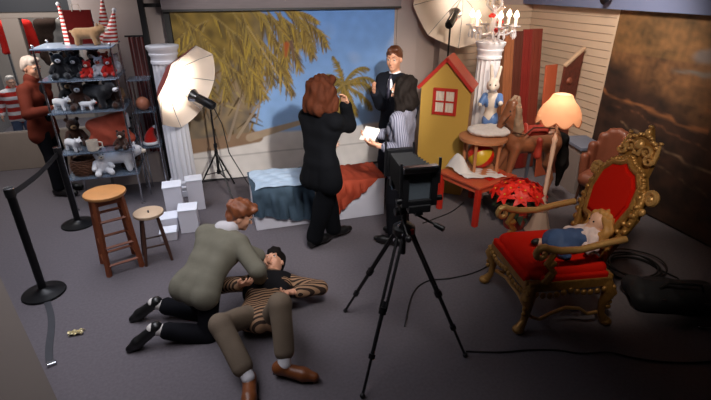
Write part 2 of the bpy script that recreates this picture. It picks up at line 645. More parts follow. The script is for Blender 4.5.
def figure(label, base, pelvis, neck, lat, head, hf, hu, wl, wr, el_hint, er_hint, al, ar, kl_hint, kr_hint, toe_l, toe_r,
           skin, s=1.0, shoulder=0.175, hands=None, female=False, name='person', cat='person'):
    """lat points to the figure's own left. Returns the joints and the body object"""
    pelvis, neck, head, wl, wr, al, ar = [np.asarray(q, float) for q in (pelvis, neck, head, wl, wr, al, ar)]
    lat = nrm(lat); spine = nrm(neck - pelvis)
    lat = nrm(lat - spine * (lat @ spine)); front = np.cross(lat, spine)
    J = dict(pelvis=pelvis, neck=neck, lat=lat, front=front, spine=spine, head=head)
    J['sL'] = neck + lat * shoulder * s - spine * 0.078 * s
    J['sR'] = neck - lat * shoulder * s - spine * 0.078 * s
    J['hL'] = pelvis + lat * 0.088 * s; J['hR'] = pelvis - lat * 0.088 * s
    J['eL'], J['wL'] = ik(J['sL'], wl, .285 * s, .255 * s, el_hint)
    J['eR'], J['wR'] = ik(J['sR'], wr, .285 * s, .255 * s, er_hint)
    J['kL'], J['aL'] = ik(J['hL'], al, .43 * s, .42 * s, kl_hint)
    J['kR'], J['aR'] = ik(J['hR'], ar, .43 * s, .42 * s, kr_hint)
    for sd, toe in (('L', toe_l), ('R', toe_r)):
        t = nrm(toe)
        J['heel' + sd] = J['a' + sd] - t * 0.045 * s - V3(0, 0, .035 * s)
        J['ball' + sd] = J['a' + sd] + t * 0.135 * s - V3(0, 0, .045 * s)
        if abs(t[2]) > 0.4:      # foot of a lying or kneeling leg: sole is no longer level
            J['ball' + sd] = J['a' + sd] + t * 0.16 * s
            J['heel' + sd] = J['a' + sd] - t * 0.02 * s
    P = head_prims(head, hf, hu, s)
    l, f, u = head_frame(hf, hu)
    P.append(cap(neck - spine * .02 * s, head - u * 0.055 * s - f * .015 * s, .058 * s, .052 * s, 0.02))
    torso = torso_prims(J, s, female)
    P += torso
    for sd in 'LR':
        P += [cap(J['s' + sd], J['e' + sd], .049 * s, .038 * s, .02), cap(J['e' + sd], J['w' + sd], .038 * s, .025 * s, .012),
              cap(J['h' + sd], J['k' + sd], .083 * s, .054 * s, .03), cap(J['k' + sd], J['a' + sd], .054 * s, .036 * s, .02),
              els(J['k' + sd] + (J['a' + sd] - J['k' + sd]) * .3, V3(.05, .05, .10) * s, np.stack(ortho(J['a' + sd] - J['k' + sd])), .02),
              cap(J['a' + sd], J['heel' + sd], .034 * s, .034 * s, .015), cap(J['heel' + sd], J['ball' + sd], .034 * s, .030 * s, .02)]
        n, cu = (hands or {}).get(sd, (-lat if sd == 'L' else lat, 0.5))
        # the thumb lies on the side given by the palm direction
        dd = nrm(J['w' + sd] - J['e' + sd])
        sg = -1.0 if sd == 'L' else 1.0
        P += hand(J['w' + sd], dd, np.asarray(n, float), sg, cu, s)
    body = blob_obj(name, P, skin, None, 0.0062)
    me = body.data
    b = Vector(base)
    me.transform(Matrix.Translation(-b))
    body.location = b
    tag(body, label, cat)
    J['torso'] = torso
    J['s'] = s
    return J, body


def ortho(d):
    d = nrm(d)
    a = V3(0, 0, 1) if abs(d[2]) < .9 else V3(1, 0, 0)
    x = nrm(np.cross(a, d)); y = np.cross(d, x)
    return x, y, d


def torso_prims(J, s, female=False):
    p, n, lat, sp, fr = J['pelvis'], J['neck'], J['lat'], J['spine'], J['front']
    L = np.linalg.norm(n - p)
    ch = p + sp * L * .66 + fr * .015 * s; wa = p + sp * L * .34; up = n - sp * .055 * s
    wc, ww = (.085, .055) if female else (.095, .075)
    P = [cap(n - sp * .045 * s, J['sL'], .050 * s, .054 * s, .02), cap(n - sp * .045 * s, J['sR'], .050 * s, .054 * s, .02),
         cap(ch + lat * wc * s, ch - lat * wc * s, .090 * s, .090 * s, .03),
         cap(wa + lat * ww * s, wa - lat * ww * s, .078 * s, .078 * s, .03),
         cap(p + lat * .080 * s, p - lat * .080 * s, .090 * s, .090 * s, .03)]
    for sg in (-1, 1):
        P += [cap(up + lat * sg * .08 * s, ch + lat * sg * wc * s, .062 * s, .088 * s, .02), cap(ch + lat * sg * wc * s, wa + lat * sg * ww * s, .088 * s, .076 * s, .015), cap(wa + lat * sg * ww * s, p + lat * sg * .08 * s, .076 * s, .088 * s, .015)]
    P += [cap(up, ch, .075 * s, .085 * s, .02), cap(ch, wa, .085 * s, .078 * s, .02), cap(wa, p, .078 * s, .088 * s, .02), cap(p, p - sp * .06 * s, .088 * s, .08 * s, .02)]
    if female:
        for sg in (-1, 1):
            P.append(els(ch + lat * sg * .075 * s + fr * .075 * s + sp * .01, V3(.06, .06, .06) * s, None, .03))
    return P


def jacket(root, J, mat, name='jacket', hem=0.06, flare=0.03, g=0.016, sleeve=1.0, seed=0.0, collar=True, h=0.008):
    s = J['s']; P = list(J['torso'])
    p, lat, sp, fr = J['pelvis'], J['lat'], J['spine'], J['front']
    q = p - sp * hem * s
    for sg in (-1, 0, 1):
        P.append(cap(p + lat * sg * .08 * s, q + lat * sg * (.085 + flare * .6) * s, .088 * s, (.086 + flare * .3) * s, .015))
    for sd in 'LR':
        w_ = J['e' + sd] + (J['w' + sd] - J['e' + sd]) * (sleeve - 0.0)
        P += [cap(J['s' + sd], J['e' + sd], .058 * s, .049 * s, .03), cap(J['e' + sd], w_ - (w_ - J['e' + sd]) * .06, .049 * s, .037 * s, .015)]
    if collar:
        P.append(cap(J['neck'] + lat * .02 - fr * .005, J['neck'] - lat * .02 - fr * .005 + sp * .02, .066 * s, .064 * s, .015))
    return blob_obj(name, P, mat, root, h, g, folds(.005, 20, seed))


def trousers(root, J, mat, g=0.014, seed=1.0, wide=1.0, cuff=0.04, name='trousers'):
    s = J['s']; p, lat, sp = J['pelvis'], J['lat'], J['spine']
    P = [cap(p + lat * .080 * s, p - lat * .080 * s, .086 * s, None, .02)]
    for sg in (-1, 1):
        P.append(cap(p + lat * sg * .07 * s, p + lat * sg * .065 * s + sp * .09 * s, .076 * s, .064 * s, .015))
    for sd in 'LR':
        k, a = J['k' + sd], J['a' + sd]
        a2 = a - nrm(a - k) * cuff * s
        P += [cap(J['h' + sd], k, .077 * s, .062 * s * wide, .015), cap(k, a2, .066 * s * wide, .056 * s * wide, .02)]
    return blob_obj(name, P, mat, root, 0.008, g, folds(.006, 17, seed))


def shoes(root, J, mat, sole, s=None, name='shoe', heel=0.0):
    s = s or J['s']
    for sd in 'LR':
        a, hl, bl = J['a' + sd], J['heel' + sd], J['ball' + sd]
        d = nrm(bl - hl)
        tip = bl + d * .075 * s
        P = [cap(hl, bl, .043 * s, .046 * s, .02), cap(bl, tip, .044 * s, .032 * s, .02), cap(a - (a - hl) * .3, hl, .046 * s, .044 * s, .02)]
        o = blob_obj(name, P, mat, root, 0.006)
        up_ = nrm((a - hl) - d * ((a - hl) @ d))
        b = MB()
        o_ = -up_ * .036 * s
        b.tube([hl + o_ - d * .03 * s, hl + o_ + d * .05 * s, bl + o_, tip + o_], [.034 * s, .036 * s, .044 * s, .026 * s], 12, flat=None)
        # flatten the sole against the ground side
        c0 = Vector(hl + o_); un = Vector(up_)
        b.v = [v - un * ((v - c0).dot(un)) * 0.78 for v in b.v]
        so = b.build('sole', sole, root, True)
        so.parent = o

# ================================================================== SETTING
carpet = M('carpet', (100, 94, 99), 0.95, var=.22, scale=45, bump=.35, bscale=220)
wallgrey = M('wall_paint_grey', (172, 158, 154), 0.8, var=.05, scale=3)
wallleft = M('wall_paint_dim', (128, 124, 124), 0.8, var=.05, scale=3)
beam_m = M('beam_grey', (128, 118, 122), 0.7, var=.18, scale=6, stretch=(1, 8, 8))
soffit_m = M('soffit_blue_grey', (104, 112, 142), 0.8, var=.06, scale=3)
navy = M('header_navy', (15, 19, 31), 0.6, var=.15, scale=9)
black = M('black_paint', (22, 20, 22), 0.5, var=.2)
black_metal = M('black_metal', (20, 20, 23), 0.38, .4, var=.2)
frame_m_ = M('shopfront_frame', (128, 116, 108), 0.5, var=.08, scale=5)
chrome = M('chrome', (205, 208, 214), 0.18, 1.0, var=.05)
white_paint = M('white_paint', (222, 222, 230), 0.55, var=.04, scale=5)
skin_m = M('skin', (205, 150, 122), 0.5, var=.06, scale=8)

f = MB(); f.box((0.4, 4.0, -0.05), (9.6, 13.2, 0.1)); structure('floor', f, carpet)
f = MB(); f.box((0.4, 4.0, 3.05), (9.6, 13.2, 0.1)); structure('ceiling', f, M('ceiling_paint', (120, 120, 126), .9, var=.05))
# back wall with two pilasters and a darker recess between them
f = MB()
f.box((1.62, 6.36, 1.5), (6.0, 0.12, 3.0))
f.box((2.60, 6.22, 1.5), (0.30, 0.18, 3.0), bev=.006)
f.box((3.22, 6.22, 1.5), (0.24, 0.18, 3.0), bev=.006)
structure('wall_back', f, wallgrey)
f = MB(); f.box((4.72, 3.0, 1.5), (0.12, 11.0, 3.0)); structure('wall_right', f, wallgrey)
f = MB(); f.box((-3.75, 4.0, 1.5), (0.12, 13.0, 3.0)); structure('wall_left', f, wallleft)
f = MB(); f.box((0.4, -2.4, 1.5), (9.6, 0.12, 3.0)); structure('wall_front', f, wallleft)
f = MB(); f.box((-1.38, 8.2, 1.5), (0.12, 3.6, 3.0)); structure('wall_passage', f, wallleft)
f = MB(); f.box((-2.6, 10.3, 1.5), (2.6, 0.12, 3.0)); structure('wall_shop', f, M('shop_wall', (150, 140, 132), .8, var=.05))


def siding(mb, p0, p1, nrm_, z0, z1, pitch=0.093):
    p0, p1 = Vector(p0), Vector(p1); n = Vector(nrm_)
    d = (p1 - p0).normalized(); ln = (p1 - p0).length
    z = z0
    while z < z1 - .01:
        zt = min(z + pitch, z1)
        # lap board: thick at the foot, thin at the head, a dark gap under each
        pr = [(0.0, z + .006), (0.020, z + .006), (0.012, zt - .004), (0.004, zt), (0, zt)]
        vs = []
        for q in (0, ln):
            for (o, zz) in pr:
                vs.append(p0 + d * q + n * o + Vector((0, 0, zz)))
        k = len(pr)
        fs = [(i, (i + 1) % k, k + (i + 1) % k, k + i) for i in range(k)] + [tuple(range(k - 1, -1, -1)), tuple(range(k, 2 * k))]
        mb.add(vs, fs)
        z += pitch


slat_m = M('slat_board', (196, 172, 150), 0.55, var=.07, scale=4)
f = MB(); siding(f, (4.66, 6.3, 0), (4.66, 4.66, 0), (-1, 0, 0), 0, 2.14); structure('wall_siding', f, slat_m)
f = MB(); siding(f, (3.36, 6.30, 0), (4.64, 6.30, 0), (0, -1, 0), 0, 2.14); structure('wall_siding_back', f, slat_m)
f = MB(); f.box((4.635, 4.645, 1.07), (0.05, 0.03, 2.14)); structure('trim_1', f, slat_m)
f = MB(); f.box((4.58, 3.4, 2.56), (0.22, 6.4, 0.82), bev=.004); structure('wall_soffit', f, soffit_m)
# beam over the backdrop
f = MB(); f.box((1.0, 6.10, 2.60), (2.86, 0.30, 0.90), bev=.006); structure('wall_beam', f, beam_m)
f = MB(); f.box((1.0, 5.955, 2.142), (2.86, 0.02, 0.024)); structure('trim_2', f, black)
# black framed grey panel left of the backdrop
f = MB()
f.box((-0.40, 6.20, 1.5), (0.07, 0.10, 3.0)); f.box((-0.66, 6.20, 1.5), (0.06, 0.10, 3.0)); f.box((-.53, 6.24, 2.19), (.22, .06, .04))
structure('trim_3', f, black)
f = MB(); f.box((2.425, 6.16, 1.5), (0.035, 0.06, 3.0)); structure('trim_4', f, wallgrey)

# shop front on the far left
sf = MB()
Y = 7.4
sf.box((-2.62, Y, 0.27), (2.3, 0.10, 0.54), bev=.008)          # low rail
for x in (-3.45, -2.36, -1.52):
    sf.box((x, Y, 1.3), (0.20, 0.12, 1.6), bev=.008)
sf.box((-2.62, Y, 2.05), (2.3, 0.13, 0.07), bev=.006)
structure('window_1', sf, frame_m_)
f = MB(); f.box((-2.6, Y - .02, 2.52), (2.5, 0.16, 0.86)); structure('wall_header', f, navy)
for i, (a, b) in enumerate(((-3.36, -2.46), (-2.26, -1.6))):
    f = MB(); f.box(((a + b) / 2, Y, 1.28), (b - a, 0.008, 1.5))
    structure('window_%d' % (i + 2), f, MGLASS('shop_glass_%s' % 'ab'[i], (235, 240, 245), 0.03))

# low beige partition in the near left corner
f = MB()
A = [(-1.57, 3.20), (-0.58, 1.26), (-1.7, 0.70), (-2.7, 2.65)]
f.prism(A, 0.0, 0.86); f.prism([(-1.55, 3.23), (-0.55, 1.25), (-1.7, 0.66), (-2.74, 2.66)], 0.86, 0.90)
structure('wall_partition', f, M('partition_beige', (78, 67, 60), 0.7, var=.06, scale=4))

# ------------------------------------------------------------------ painted beach backdrop
def smooth(a, b, x):
    t = min(max((x - a) / (b - a), 0), 1)
    return t * t * (3 - 2 * t)


def painted(name, mat, P, C, W):
    """P, C are lists of point rows; a closed cloth carrying a painted picture"""
    nr, nc = len(P), len(P[0])
    vs = [tuple(p) for row in P for p in row]
    m = len(vs)
    d = Vector(W)
    vs += [tuple(Vector(v) + d) for v in vs]
    fs = []
    for i in range(nr - 1):
        for j in range(nc - 1):
            a = i * nc + j
            fs.append((a, a + 1, a + nc + 1, a + nc)); fs.append((m + a, m + a + nc, m + a + nc + 1, m + a + 1))
    for i in range(nr - 1):
        for a in (i * nc, i * nc + nc - 1):
            fs.append((a, a + nc, m + a + nc, m + a))
    for j in range(nc - 1):
        for a in (j, (nr - 1) * nc + j):
            fs.append((a, m + a, m + a + 1, a + 1))
    me = bpy.data.meshes.new(name)
    me.from_pydata(vs, [], fs)
    at = me.color_attributes.new('paint', 'FLOAT_COLOR', 'POINT')
    cols = []
    flat = [c for row in C for c in row]
    for c in flat + flat:
        cols += [c[0], c[1], c[2], 1.0]
    at.data.foreach_set('color', cols)
    me.materials.append(mat)
    me.polygons.foreach_set('use_smooth', [True] * len(me.polygons))
    me.update()
    o = bpy.data.objects.new(name, me)
    COL.objects.link(o)
    return o


def paint_beach():
    x0, x1, z0, z1 = -0.36, 2.40, 0.02, 2.14
    st = 0.011
    nx, nz = int((x1 - x0) / st) + 1, int((z1 - z0) / st) + 1
    xs = np.linspace(x0, x1, nx); zs = np.linspace(z0, z1, nz)
    X, Z = np.meshgrid(xs, zs)
    def L(c): return np.array(lin(c))
    def nz2(f, s):
        return np.array([[mnoise.noise(Vector((x * f, z * f, s))) for x in xs] for z in zs])
    n1, n2 = nz2(2.2, 3.1), nz2(9.0, 1.7)
    t = np.clip((Z - .5) / 1.6, 0, 1)[..., None]
    img = L((146, 182, 226)) * (1 - t) + L((106, 150, 216)) * t
    cl = np.clip(n1 * 1.4 - .25, 0, .5)[..., None] * np.clip((X - 1.3) / .5, 0, 1)[..., None]
    img = img * (1 - cl) + L((196, 200, 214)) * cl
    def stroke(a, b, w0, w1, col, soft=.006):
        nonlocal img
        a = np.array(a); b = np.array(b)
        ba = b - a; l2 = ba @ ba
        u = np.clip(((X - a[0]) * ba[0] + (Z - a[1]) * ba[1]) / l2, 0, 1)
        d = np.hypot(X - a[0] - u * ba[0], Z - a[1] - u * ba[1]) - (w0 + (w1 - w0) * u)
        k = np.clip(.5 - d / soft, 0, 1)[..., None]
        img = img * (1 - k) + L(col) * k
    # sea line and white sand
    sand = np.clip(.5 - (Z - (.60 + .05 * n1 + .02 * np.sin(3 * X))) / .03, 0, 1)[..., None]
    img = img * (1 - sand) + (L((216, 210, 206)) * (1 + .12 * n1[..., None])) * sand
    # brown thicket behind the palms on the left
    th = np.clip((.56 - X + .22 * n1) / .12, 0, 1) * np.clip((Z - .56 - .05 * n1) / .04, 0, 1)
    th = (th * .9)[..., None]
    img = img * (1 - th) + (L((126, 100, 46)) * (1 + .55 * n2[..., None] + .35 * n1[..., None])) * th
    r = random.Random(5)
    for k in range(60):      # dead fronds and twigs in the thicket
        x_, z_ = r.uniform(-.36, .5), r.uniform(.62, 2.1)
        a_ = r.uniform(3.6, 5.9)
        l_ = r.uniform(.10, .30)
        stroke((x_, z_), (x_ + l_ * math.cos(a_), z_ + l_ * math.sin(a_)), .016, .004, r.choice([(92, 72, 34), (146, 116, 48), (108, 78, 40), (160, 140, 92), (76, 58, 30)]), .012)
    # leaning trunks
    stroke((-.4, .50), (.50, .56), .10, .075, (140, 112, 88), .02)
    stroke((.40, .56), (1.30, .76), .055, .026, (172, 150, 126), .015)
    stroke((.12, .55), (.36, 1.15), .018, .014, (150, 132, 112)); stroke((.24, .58), (.75, 1.25), .020, .012, (158, 140, 118))
    stroke((.0, .6), (.13, 1.2), .016, .012, (132, 112, 88)); stroke((.02, .6), (-.12, 1.1), .016, .012, (128, 106, 82))
    stroke((.5, .75), (.62, 1.2), .012, .01, (150, 132, 112))
    greens = [(148, 120, 52), (116, 92, 42), (164, 138, 62), (136, 118, 68), (96, 76, 40), (178, 150, 58), (108, 92, 54), (88, 68, 38), (126, 102, 46)]
    def frond(p, ang, ln, droop, wid, dens=34, tone=None):
        q = np.array(p, float); a = ang
        prev = q.copy()
        for i in range(dens):
            tt = i / dens
            a2 = ang - droop * tt * tt * (1 if math.cos(ang) > 0 else -1)
            q = q + ln / dens * np.array([math.cos(a2), math.sin(a2)])
            stroke(prev, q, .011 * (1 - .6 * tt), .011 * (1 - .6 * tt), (150, 128, 74))
            wl = wid * (math.sin(PI * min(1, .12 + tt * .88)) ** .6)
            for sg in (-1, 1):
                th_ = a2 + sg * r.uniform(.28, .75)
                c = r.choice(greens) if tone is None else r.choice(tone)
                e = q + wl * r.uniform(.6, 1.25) * np.array([math.cos(th_) * .85, math.sin(th_) * .8 - .55])
                stroke(q, e, .012, .003, c, .010)
            prev = q.copy()
    # the large crown at the upper left, hanging across the sky
    crown = np.clip((.55 - np.hypot((X - .12) * .75, (Z - 1.86) * 1.15) + .16 * n1) / .10, 0, 1)[..., None]
    img = img * (1 - crown * .95) + (L((122, 100, 44)) * (1 + .55 * n2[..., None])) * crown * .95
    for (p, a, ln, dr, wd) in [((.05, 2.02), 3.5, .55, .9, .20), ((.1, 2.08), 5.6, .9, .7, .26), ((.0, 1.95), 4.2, .75, .5, .24), ((.35, 2.10), 5.3, .95, .45, .26),
                               ((.25, 1.95), 5.0, .95, .2, .22), ((-.1, 1.85), 3.9, .55, .6, .2), ((.55, 2.14), 5.9, .75, .9, .22), ((.65, 2.12), 5.15, .85, .3, .24),
                               ((.85, 2.10), 5.6, .70, .6, .22), ((1.0, 2.06), 5.95, .62, 1.0, .20), ((.95, 2.12), 6.20, .45, .8, .14), ((.2, 1.7), 4.6, .6, .2, .2),
                               ((.9, 2.1), 4.85, .62, .2, .17), ((.1, 1.6), 5.6, .7, .5, .18), ((-.2, 1.6), 5.2, .5, .3, .17), ((.45, 2.12), 4.95, .9, .3, .24), ((.6, 1.85), 5.3, .85, .3, .2), ((.3, 1.75), 5.25, .75, .2, .2), ((.75, 2.12), 5.3, .8, .35, .2), ((-.3, 2.1), 5.6, .6, .6, .2), ((1.05, 2.12), 5.3, .5, .4, .18)]:
        frond(p, a, ln, dr, wd)
    stroke((.50, 1.95), (.96, 1.12), .010, .006, (178, 152, 92)); stroke((1.02, 1.75), (1.06, 1.46), .022, .004, (110, 84, 70))
    stroke((.96, 1.72), (.94, 1.58), .035, .01, (168, 84, 40), .03)
    # smaller palm standing right of it
    stroke((1.68, .55), (1.69, 1.16), .03, .022, (128, 104, 62))
    for a, ln, dr in [(1.75, .40, .6), (1.0, .44, 1.6), (.45, .56, 1.9), (2.3, .36, 1.6), (2.7, .36, 1.9), (5.2, .46, .3), (4.5, .46, .1), (5.8, .55, .8), (3.7, .40, .5), (4.9, .55, .1), (.2, .45, 1.4)]:
        frond((1.70, 1.18), a, ln, dr, .12, 26, [(150, 122, 40), (116, 98, 40), (130, 110, 34), (96, 84, 40)])
    # cloth seams and a pale block at the right of the sand
    stroke((-.36, .335), (2.4, .335), .005, .005, (128, 122, 122))
    img *= (1 + .10 * n2[..., None])
    P = [[Vector((x, 6.10 - .012 * math.sin(x * 5 + z * 2) * (1 - z / 2.2) - .05 * max(0, .35 - z) ** 2, z)) for x in xs] for z in zs]
    return painted('beach_backdrop', MATTR('painted_cloth', .85), P, np.clip(img, 0, 1).tolist(), (0, .006, 0))


bd = paint_beach()
bd['kind'] = 'thing'
tag(bd, 'large painted tropical beach backdrop with palms, blue sky and white sand', 'backdrop')
bar = MB(); bar.cyl((-.36, 6.105, .02), (2.40, 6.105, .02), .014)
o = bar.build('bottom_bar', black); o.parent = bd


def paint_mural():
    y0, y1, z0, z1 = 0.6, 4.62, 0.01, 2.20
    st = .022
    ys = np.linspace(y0, y1, int((y1 - y0) / st)); zs = np.linspace(z0, z1, int((z1 - z0) / st))
    def L(c): return np.array(lin(c))
    C = []
    for z in zs:
        row = []
        for y in ys:
            n = mnoise.noise(Vector((y * 1.6, z * 2.4, .3))); n2 = mnoise.noise(Vector((y * 6, z * 10, 2.3))); n3 = mnoise.noise(Vector((y * 18, z * 20, 5)))
            edge = 1.28 + .28 * (y - 3.6) + .14 * n           # dark lake shore slopes across
            c = L((98, 66, 38)) * (1 + .40 * n + .75 * n2 + .5 * n3)
            if z > 1.7:
                c = c * .9 + L((100, 82, 40)) * .22
            k = smooth(edge + .10, edge - .16, z)
            dark = L((50, 29, 18)) * (1 + .8 * n2 + .4 * n3)
            c = c * (1 - k) + dark * k
            # pale fallen logs and a thin stream
            for (ya, za, sl, wd, col) in ((3.95, 1.15, .10, .020, (146, 92, 54)), (3.5, .78, .16, .012, (120, 96, 74)), (3.3, .55, .2, .010, (96, 74, 56)), (3.7, 1.0, .14, .010, (100, 62, 40))):
                d = abs(z - (za + (y - ya) * sl + .05 * n2 + .04 * n))
                q = max(0, 1 - d / (wd * 1.3)) * (1 if abs(y - ya) < .75 else 0) * max(0, min(1, .75 + 1.2 * n2))
                c = c * (1 - q) + L(col) * q
            d = math.hypot((y - 3.46) * .7, (z - 1.78) * 1.6) + .07 * n2
            q = smooth(.16, .06, d) * .6
            c = c * (1 - q) + L((112, 110, 114)) * q
            q = max(0, 1 - abs(z - 1.60 - .05 * n2) / .035) * smooth(3.85, 3.6, y)
            c = c * (1 - q) + L((104, 98, 92)) * q
            row.append([min(1, max(0, v)) for v in c])
        C.append(row)
    P = [[Vector((4.60, y, z)) for y in ys] for z in zs]
    return painted('landscape_mural', MATTR('mural_print', .75), P, C, (0.02, 0, 0))


mu = paint_mural()
tag(mu, 'dark brown woodland lake mural covering the wall behind the throne', 'mural')

# ================================================================== FLUTED COLUMNS
def fluted_column(label, loc, h=1.79, group=None):
    t = thing('fluted_column', label, 'column', loc)
    b = MB(); b.box((0, 0, .04), (.40, .40, .08), bev=.008)
    b.lathe([(.185, .08), (.195, .10), (.195, .125), (.165, .14), (.172, .16), (.172, .175), (.155, .19)], n=32)
    b.build('plinth', white_paint, t)
    s = MB()
    s.lathe([(.150, .18), (.150, .6), (.146, 1.1), (.138, h - .19)], n=96, mod=lambda a, z: 1 - .085 * abs(math.sin(8 * a)) ** .7)
    s.build('shaft', white_paint, t)
    c = MB()
    c.lathe([(.138, h - .20), (.150, h - .19), (.150, h - .165), (.142, h - .155), (.143, h - .12), (.158, h - .10), (.158, h - .085), (.150, h - .08), (.162, h - .05), (.175, h - .03), (.178, h - .004), (.17, h)], n=40)
    c.build('capital', white_paint, t)
    return t


fluted_column('white fluted column left of the beach backdrop, behind the silver umbrella', (-.48, 5.86, 0))
fluted_column('white fluted column carrying the crystal candelabra', (3.25, 5.10, 0))

# ================================================================== STUDIO UMBRELLAS ON STANDS
umb_in = M('umbrella_cloth', (232, 218, 206), .45, var=.04, scale=6, sheen=.2)
umb_out = M('umbrella_black_cover', (120, 50, 44), .7, var=.1)


def studio_light(label, base, hub, axis, rad, head_d, pole_top, roll=0.0, power=25, depth=.26):
    """stand, flash head and a white umbrella whose bowl opens along axis"""
    t = thing('studio_light', label, 'studio light', base)
    b = Vector(base); hub = Vector(hub) - b; ax = Vector(axis).normalized()
    pt = Vector(pole_top) - b
    p = MB(); p.cyl((0, 0, .28), (0, 0, pt.z * .55), .016, n=12); p.cyl((0, 0, pt.z * .55), (0, 0, pt.z), .011, n=12)
    p.cyl((0, 0, pt.z * .55 - .03), (0, 0, pt.z * .55 + .02), .022, n=12); p.cyl((0, 0, .26), (0, 0, .31), .024, n=12); p.cyl((0, 0, .52), (0, 0, .57), .022, n=12)
    pole = p.build('pole', black_metal, t)
    for k in range(3):
        a = roll + k * 2 * PI / 3 + .35
        e = Vector((.30 * math.cos(a), .30 * math.sin(a), .012))
        l = MB(); l.tube([(0, 0, .54), e], [.010, .010], 8); l.tube([(0, 0, .28), e * .55 + Vector((0, 0, .245))], [.006, .006], 6); l.ell(e, .014)
        l.build('leg', black_metal, t)
    F = frame_m(ax)
    rim = []
    n = 8
    c = MB()
    seg = 5
    rows = [hub.copy()]
    grid = []
    for k in range(n * 4):
        a = 2 * PI * k / (n * 4)
        sc = 1 - .075 * abs(math.sin(a * n / 2)) ** 1.0 * 1.0
        col = []
        for q in range(1, seg + 1):
            u = q / seg
            r_ = rad * u * (1 - (1 - sc) * u * u)
            zz = depth * (u ** 1.7)
            # panels sag slightly between ribs
            zz += .018 * u * abs(math.sin(a * n / 2))
            col.append(hub + F @ Vector((r_ * math.cos(a), r_ * math.sin(a), zz)))
        grid.append(col)
    nn = n * 4
    for lay in (0, 1):
        off = -ax * (.004 * lay)
        vs = [hub + off] + [v + off for col in grid for v in col]
        fs = []
        for k in range(nn):
            k2 = (k + 1) % nn
            fs.append((0, 1 + k * seg, 1 + k2 * seg))
            for q in range(seg - 1):
                fs.append((1 + k * seg + q, 1 + k * seg + q + 1, 1 + k2 * seg + q + 1, 1 + k2 * seg + q))
        c.cur = lay
        c.add(vs, fs, True)
    cn = c.build('canopy', [umb_in, umb_out], t, sharp=75)
    for k in range(n):
        a = 2 * PI * k / n
        pts = [hub + F @ Vector((rad * u * math.cos(a), rad * u * math.sin(a), depth * (u ** 1.7) + .006)) for u in (.04, .25, .5, .75, 1.0)]
        r_ = MB(); r_.tube(pts, .0035, 6)
        o = r_.build('rib', chrome, cn)
    hd = hub + ax * head_d
    s = MB(); s.cyl(hub - ax * .07, hd + ax * .10, .006, n=8); s.build('shaft', chrome, t)
    h = MB(); dn = Vector((0, 0, -1))
    hc = hd + dn * .055
    h.lathe([(.034, .10), (.046, .09), (.050, .02), (.050, -.10), (.042, -.125)], loc=hc, n=20, axis=-ax)
    hb = h.build('flash_head', black_metal, t)
    rf = MB(); rf.lathe([(.040, .09), (.075, .155), (.078, .155), (.046, .085)], loc=hc, n=20, axis=-ax); o = rf.build('reflector', chrome, hb)
    bu = MB(); bu.ell(hc - ax * .125, .026); bu.build('flash_bulb', M('flash_tube', (255, 240, 220), .3, emit=6), hb)
    rd = MB(); rd.cyl(hc + ax * .02 + Vector((.052, 0, 0)), hc - ax * .03 + Vector((.052, 0, 0)), .012); rd.build('red_lamp', M('red_plastic', (190, 40, 25), .4), hb)
    g = MB(); g.tube([pt, pt + Vector((0, 0, .03)), hc + dn * .05], [.016, .018, .016], 8); g.build('tilt_bracket', black_metal, t)
    ld = bpy.data.lights.new('flash_glow', 'SPOT'); ld.energy = power; ld.color = (1, .86, .72); ld.spot_size = R(150); ld.spot_blend = 1.0; ld.shadow_soft_size = .03
    lo = bpy.data.objects.new('flash_glow', ld); COL.objects.link(lo)
    lo.location = b + hc - ax * .165
    lo.rotation_euler = (-ax).to_track_quat('-Z', 'Y').to_euler()
    return t


studio_light('flash stand with white umbrella open rightwards, before the left fluted column', (-.05, 5.68, 0), (-.45, 5.58, 1.47), (.75, -.54, -.36), .49, .46, (-.05, 5.68, 1.15), .6, 24)
studio_light('flash stand with large white umbrella rising behind the yellow playhouse', (2.82, 5.34, 0), (3.10, 5.60, 2.28), (-.62, -.66, -.42), .56, .48, (2.82, 5.34, 1.95), .2, 6)
cb = MB(); cb.tube([(-.03, 5.66, 1.15), (.06, 5.60, .9), (.10, 5.58, .55), (.28, 5.52, .15), (.42, 5.45, .012), (.62, 5.52, .012), (.9, 5.7, .012)], .006, 8)
tag(cb.build('power_cord', M('rubber_black', (18, 18, 20), .6)), 'black power cord hanging from the left flash head to the floor', 'cord')

# ================================================================== WHITE DISPLAY CUBES BY THE COLUMN
cube_m = M('cube_white', (206, 204, 214), .6, var=.04, scale=6)
for (c, s, rz, lb) in [((-.56, 5.10, .21), (.20, .20, .42), .05, 'tall white display cube right under the left column'),
                       ((-.41, 4.78, .135), (.20, .20, .27), -.03, 'white display cube nearest the crouching boy, right of the tall one'),
                       ((-.62, 4.84, .085), (.19, .19, .17), .04, 'low white display cube stacked in front of the tall one'),
                       ((-.62, 4.64, .05), (.17, .16, .10), .0, 'smallest white display block beside the round stool'),
                       ((-.34, 5.32, .19), (.19, .18, .38), .06, 'white display cube behind the others, at the foot of the column')]:
    t = thing('display_cube', lb, 'display cube', (c[0], c[1], 0), rz, 'white display cubes')
    b = MB(); b.box((0, 0, c[2] - .006), (s[0] - .012, s[1] - .012, s[2] - .012), bev=.004); b.build('body', cube_m, t)
    b = MB(); b.box((0, 0, s[2] - .006), (s[0], s[1], .012), bev=.003); b.build('lid', M('cube_lid', (226, 230, 242), .45, var=.03), t)

# ================================================================== STOOLS
wood_or = M('stool_wood_orange', (186, 128, 74), .45, var=.2, scale=9, stretch=(1, 1, 6), coat=.2)
wood_rd = M('stool_leg_redwood', (128, 66, 36), .5, var=.2, scale=9)
wood_pale = M('stool_seat_pale', (186, 160, 134), .55, var=.12, scale=9)
wood_dk = M('stool_leg_dark', (70, 42, 30), .5, var=.2)


